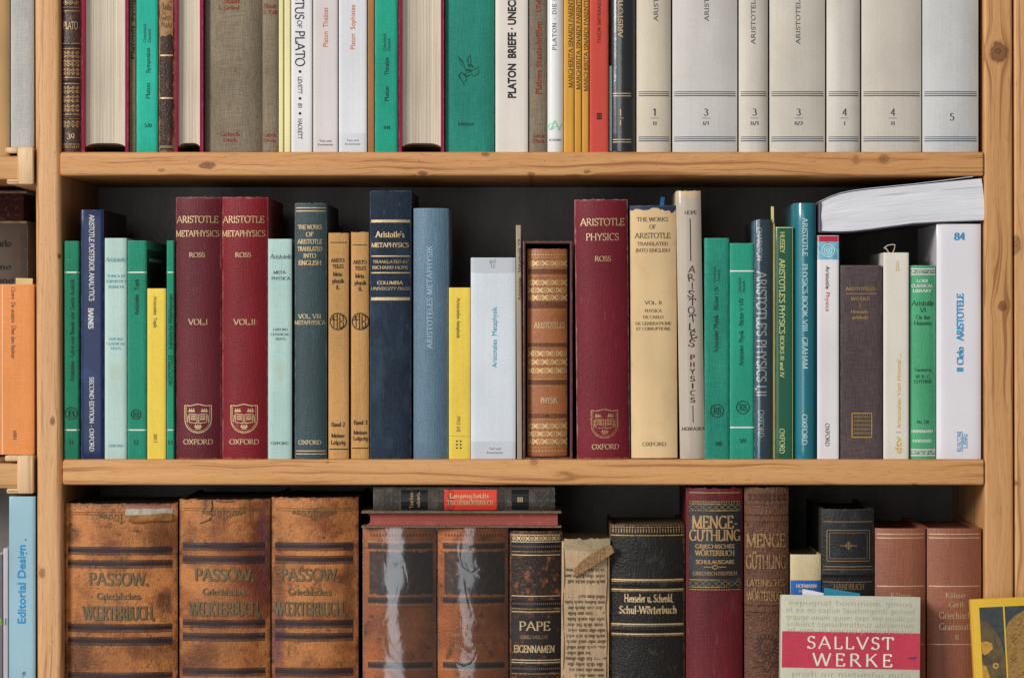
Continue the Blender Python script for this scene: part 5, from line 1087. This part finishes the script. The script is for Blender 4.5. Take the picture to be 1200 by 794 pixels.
# ------------------------------------------------------------ two books standing face out in front
def face_book(lab, x0, x1, top, Y, T, tilt, lean, cover_m, pages, group=None, th=2.4, hard=True):
    b = Book(lab, x0, x1, top, 0, Y, T, kind='hard', b=0, k=1, tilt=tilt, group=group, build=False, lean=lean)
    w, h = b.w, b.h
    b.cover = mesh_obj('cover', *join([rbox(0, w, 0, th, 0, h, .9, 2, 'z'), rbox(0, w, T-th, T, 0, h, .9, 2, 'z'), rbox(-1.2, th, .4, T-.4, .2, h-.2, 1.1, 3, 'z')]), cover_m, b.root)
    e = 2.5 if hard else .3
    mesh_obj('page_block', *rbox(th, w-e, th+.1, T-th-.1, e, h-e, .3, 1, 'z'), pages, b.root, smooth=False)
    return b
PGL = mat('#d9d2c2', rough=.85, sheet=.15)
JK = mat('#c9c7b2', rough=.7, fine=.05, big=.07, bump=.15, mott=('#b0ad96', 8, .5, .75, .5))
b = face_book('small grey green book facing outward with a crimson band lettered WERKE', 914.3, 1077.5, 700, -42, 27, 1.0, 4.5, JK, PGL, None)
BN = mat('#c23c50', rough=.65, weave=.05, fine=.06, bump=.2); HW = mat('#a3a18b', rough=.8, bump=0, fine=0, big=0, alpha=(1.6, .25, .5))
V = []; b.surf = lambda u, z, off: (u, -off, z)
def quad(part_, m, x0, x1, y0, y1, off, rot=1.0):
    u0, za = b.loc(1000, y0); zb = b.loc(1000, y1)[1]; V_, F_, _, c = b.ink(part_, m); k = len(V_); a0 = x0; a1 = x1
    V_ += [(a0, -off, zb), (a1, -off, zb), (a1, -off, za), (a0, -off, za)]; F_.append((k, k+1, k+2, k+3))
quad('band', BN, .1, b.w-.1, 741, 783.5, .25)
for tx, y, ln in (('expugnat hominum genus', 707, 146), ('et ex eo capue laurlongenti poroul', 715.5, 152), ('grauge unam quum expr ere prodicun', 724, 152), ('conuict consubmitteur abridemeo', 732, 150), ('et iam ui uncuo prorudentur', 739, 148), ('prodi uir metuedui putu', 790, 140), ('ui moribus prim omnes', 799, 145)): b.txt(HW, tx, 998, y, 6.4, ln, sty='thin', off=.22)
b.txt(mat('#e8e2d2', bump=0), 'SALLVST', 997.5, 753.5, 14.5, 102, sty='roman', off=.6, track=14); b.txt(mat('#e8e2d2', bump=0), 'WERKE', 1000, 773.5, 15, 94, sty='roman', off=.6, track=22)
b.strokes('ink_smudge', mat('#7a2c5e', alpha=(1.5, .3, .5)), [w_([(-5, 0), (5, .6)], 1.6), w_([(-4, -2), (3, -1.6)], 1)], 1071, 771); b.done()
def tab(lab, x0, x1, y0, y1, c, par, yy):
    o = tag(empty('bookmark', (wx(x0, -20), yy, wz(y1, -20)), (0, 0, 0)), lab, 'bookmark'); w = wx(x1, -20)-wx(x0, -20); h = wz(y0, -20)-wz(y1, -20)
    V, F = join([rbox(0, w, 0, .9, 0, h, .3, 1, 'z')]); V = [(x+(z/h)*(-.0)*w, y, z*(1-.55*x/w) if z > 0 else z-4) for x, y, z in V]
    mesh_obj('paper', V, F, mat(c, rough=.6, fine=.03), o, smooth=False)
tab('bright turquoise paper tab standing out of the crimson banded book', 966, 1008, 688, 701, '#1f86a4', b, -18)
tab('white paper slip standing out of the crimson banded book beside the turquoise tab', 941, 966, 690, 699, '#e2e0de', b, -14)

YC = mat('#dfb231', rough=.45, fine=.03, big=.05, bump=.05)
b = face_book('yellow framed paperback facing outward with two dark panels of weathered bronze heads', 1149, 1292, 702.5, -40, 16, -2.6, 4, YC, PGL, None, 1.0, False)
b.surf = lambda u, z, off: (u, -off, z)
DKP = mat('#454b4a', rough=.55, mott=('#2f3638', 9, .45, .7, .7), fine=.12)
HEAD = mat('#6b5a3c', rough=.6, mott=('#3a3832', 9, .45, .65, .9), mott2=('#8d6c38', 7, .56, .75, .7), fine=.14)
HEAD2 = mat('#a07a42', rough=.6, mott=('#5d4928', 6, .48, .70, .75, (1, 1, 1.6)), mott2=('#c0914a', 4, .52, .72, .8, (1, 1, 1.8)), fine=.14)
OCR = mat('#c9983f', rough=.6, mott=('#7a5c2c', 5, .5, .7, .8), fine=.1)
z1 = b.loc(1152, 712)[1]; fr_ = 10
def flat(part_, m, pts, off):
    V_, F_, _, c = b.ink(part_, m); k = len(V_); V_ += [(u, -off, z1-d_) for u, d_ in pts]; F_.append(tuple(range(k, k+len(pts))))
flat('picture', DKP, [(8.5, 0), (36, 0), (36, 182), (8.5, 182)][::-1], .2); flat('picture', DKP, [(38, 0), (b.w-8, 0), (b.w-8, 182), (38, 182)][::-1], .2)
flat('statue', HEAD, [(8.6, 11), (14, 14), (22, 22), (29, 33), (33, 46), (35.5, 60), (35.8, 182), (8.6, 182)][::-1], .35)
flat('statue', HEAD2, [(38.2, 26), (42, 18), (50, 11), (60, 6), (74, 5), (90, 12), (102, 30), (106, 60), (104, 182), (38.2, 182)][::-1], .35)
flat('highlight', OCR, [(8.7, 40), (15, 39), (21, 42), (22, 48), (17, 53), (12, 55), (8.7, 52)][::-1], .45); flat('highlight', OCR, [(8.7, 66), (13, 68), (16, 78), (17, 92), (8.7, 95)][::-1], .45)
b.ring(OCR, 1168, 780, 2.6, 2.0, 'earring')
HL = mat('#c2974e', rough=.6, fine=.1); DL = mat('#3a3022', rough=.6); rq = random.Random(9)
for q in range(70):
    u_ = rq.uniform(41, 98); d_ = rq.uniform(12, 90); ang = .5+(u_-40)*.004+rq.uniform(-.3, .3); L_ = rq.uniform(3, 7)
    if d_ < 34-(u_-38)*1.1 or u_ > b.w-12: continue
    V_, F_, _, c = b.ink('curls', HL if q % 2 else DL); k = len(V_)
    pts = [(u_+L_*(t-.5)*cos(ang), d_-L_*(t-.5)*sin(ang)+1.2*sin(t*5)) for t in (0, .25, .5, .75, 1)]
    for x_, y_ in pts: V_ += [(x_, -.47-q*.002, z1-y_+.4), (x_, -.47-q*.002, z1-y_-.4)]
    for t in range(4): F_.append((k+2*t, k+2*t+1, k+2*t+3, k+2*t+2))
b.done()

# ------------------------------------------------------------ the neighbouring shelves
LT = wz(181.5)+.1
Z1 = wz(172)
Z1 = wz(182.5); 
b = Book('tan brown book cut by the picture edge above the first bracket'.replace('cut by the picture edge ', 'half out of view '), -14, 11, -60, Z1, 8, 190, PAPER('#b58f60', big=.12, streak=.06), b=3, k=3, th=2, group='books on the neighbouring shelves'); b.done()
b = Book('pale grey cloth book standing above the upper plywood bracket', 12, 39.5, -70, wz(172.3), 9, 190, CLOTH('#b3b0ab', weave=.05, rough=.7), b=2.5, k=4, th=2, group='books on the neighbouring shelves'); b.done()
Z2 = wz(543)
b = Book('orange paperback lettered De oratore beside the upright', -22, 40, 333, wz(532.7), 8, 150, PAPER('#e08f52', weave=.04, rough=.65), kind='paper', b=1.6, k=12, th=.8, group='books on the neighbouring shelves')
b.txt(INKG, 'Cicero  De oratore  \u00dcber den Redner', 15.5, 378, 4.4, 84, 'd'); b.txt(INKG, '6884', 17.5, 509.5, 4, 11, 'd'); b.grid('crease', mat('#eab083', bump=0), 2, 4, 334, 532, .2); b.done()
b = Book('old drab beige volume standing in shade behind the orange paperback', -40, 32, 262, wz(532.7), 168, 110, PAPER('#5f5147', big=.14), b=6, k=2.6, th=3, group='books on the neighbouring shelves')
b.txt(INK, 'dizionario', -7, 285, 8, 40, sty='fraktur'); b.txt(INK, 'latino', -2, 312, 7, 30, sty='fraktur'); b.txt(INK, 'italiano', -4, 328, 7, 40, sty='fraktur'); b.txt(INKG, 'SIMENON', 27, 305, 6, 60, 'd', 'fraktur'); b.done()
b = Book('decayed red page block with crumbling spine lying on the drab beige volume', 0, 30, 0, 0, 170, 105, dict(col='#a08a6c', rough=.9, mott=('#5a4630', 6, .45, .7, .8)), b=3, k=3, th=2.6, lie=(-45, 31, 224, 261.5), flip=True, pagemat=mat('#47201c', rough=.85, sheet=.35, mott=('#8a6a50', 5, .55, .7, .5)), group='books on the neighbouring shelves', sq=5, fray=1.5); b.done()
slip('crumpled pale yellow paper sticking up behind the orange paperback', 18, 38, 325.5, 340, 40, '#cdb27c', None, 2)
b = Book('slim pale blue paperback lettered Editorial Design beside the upright', 10.3, 41.5, 581.5, 0, 2, 190, GLOSS('#8cb2bf', coat=.3, coatbump=.1, big=.08), kind='paper', b=1.2, k=9, th=.8, group='books on the neighbouring shelves')
b.sans(mat('#2f86ba', bump=0), 'Editorial Design', 25, 684, 9.5, 92, 'u', .02); b.sans(INKG, 'ara', 27, 794, 5, 16, 'u'); b.ring(INK, 30, 632, .4, .8, 'lettering'); b.done()
for i, (x0, x1, yt, c, nm) in enumerate(((-3, 3.2, 648, '#6f6a72', 'thin grey magazine with a green mark standing beside pale blue Editorial Design'), (3.6, 9.8, 642, '#b5b0b6', 'thin pale lilac magazine standing beside pale blue Editorial Design'))):
    b = Book(nm, x0, x1, yt, 0, 6, 190, PAPER(c, streak=.1), kind='paper', b=.8, k=6, th=.5, group='books on the neighbouring shelves')
    b.grid('mark', mat(('#7fae3c', '#3f7f9c')[i], bump=0), x0+.5, x1-.5, 724, 732, .2); b.done()
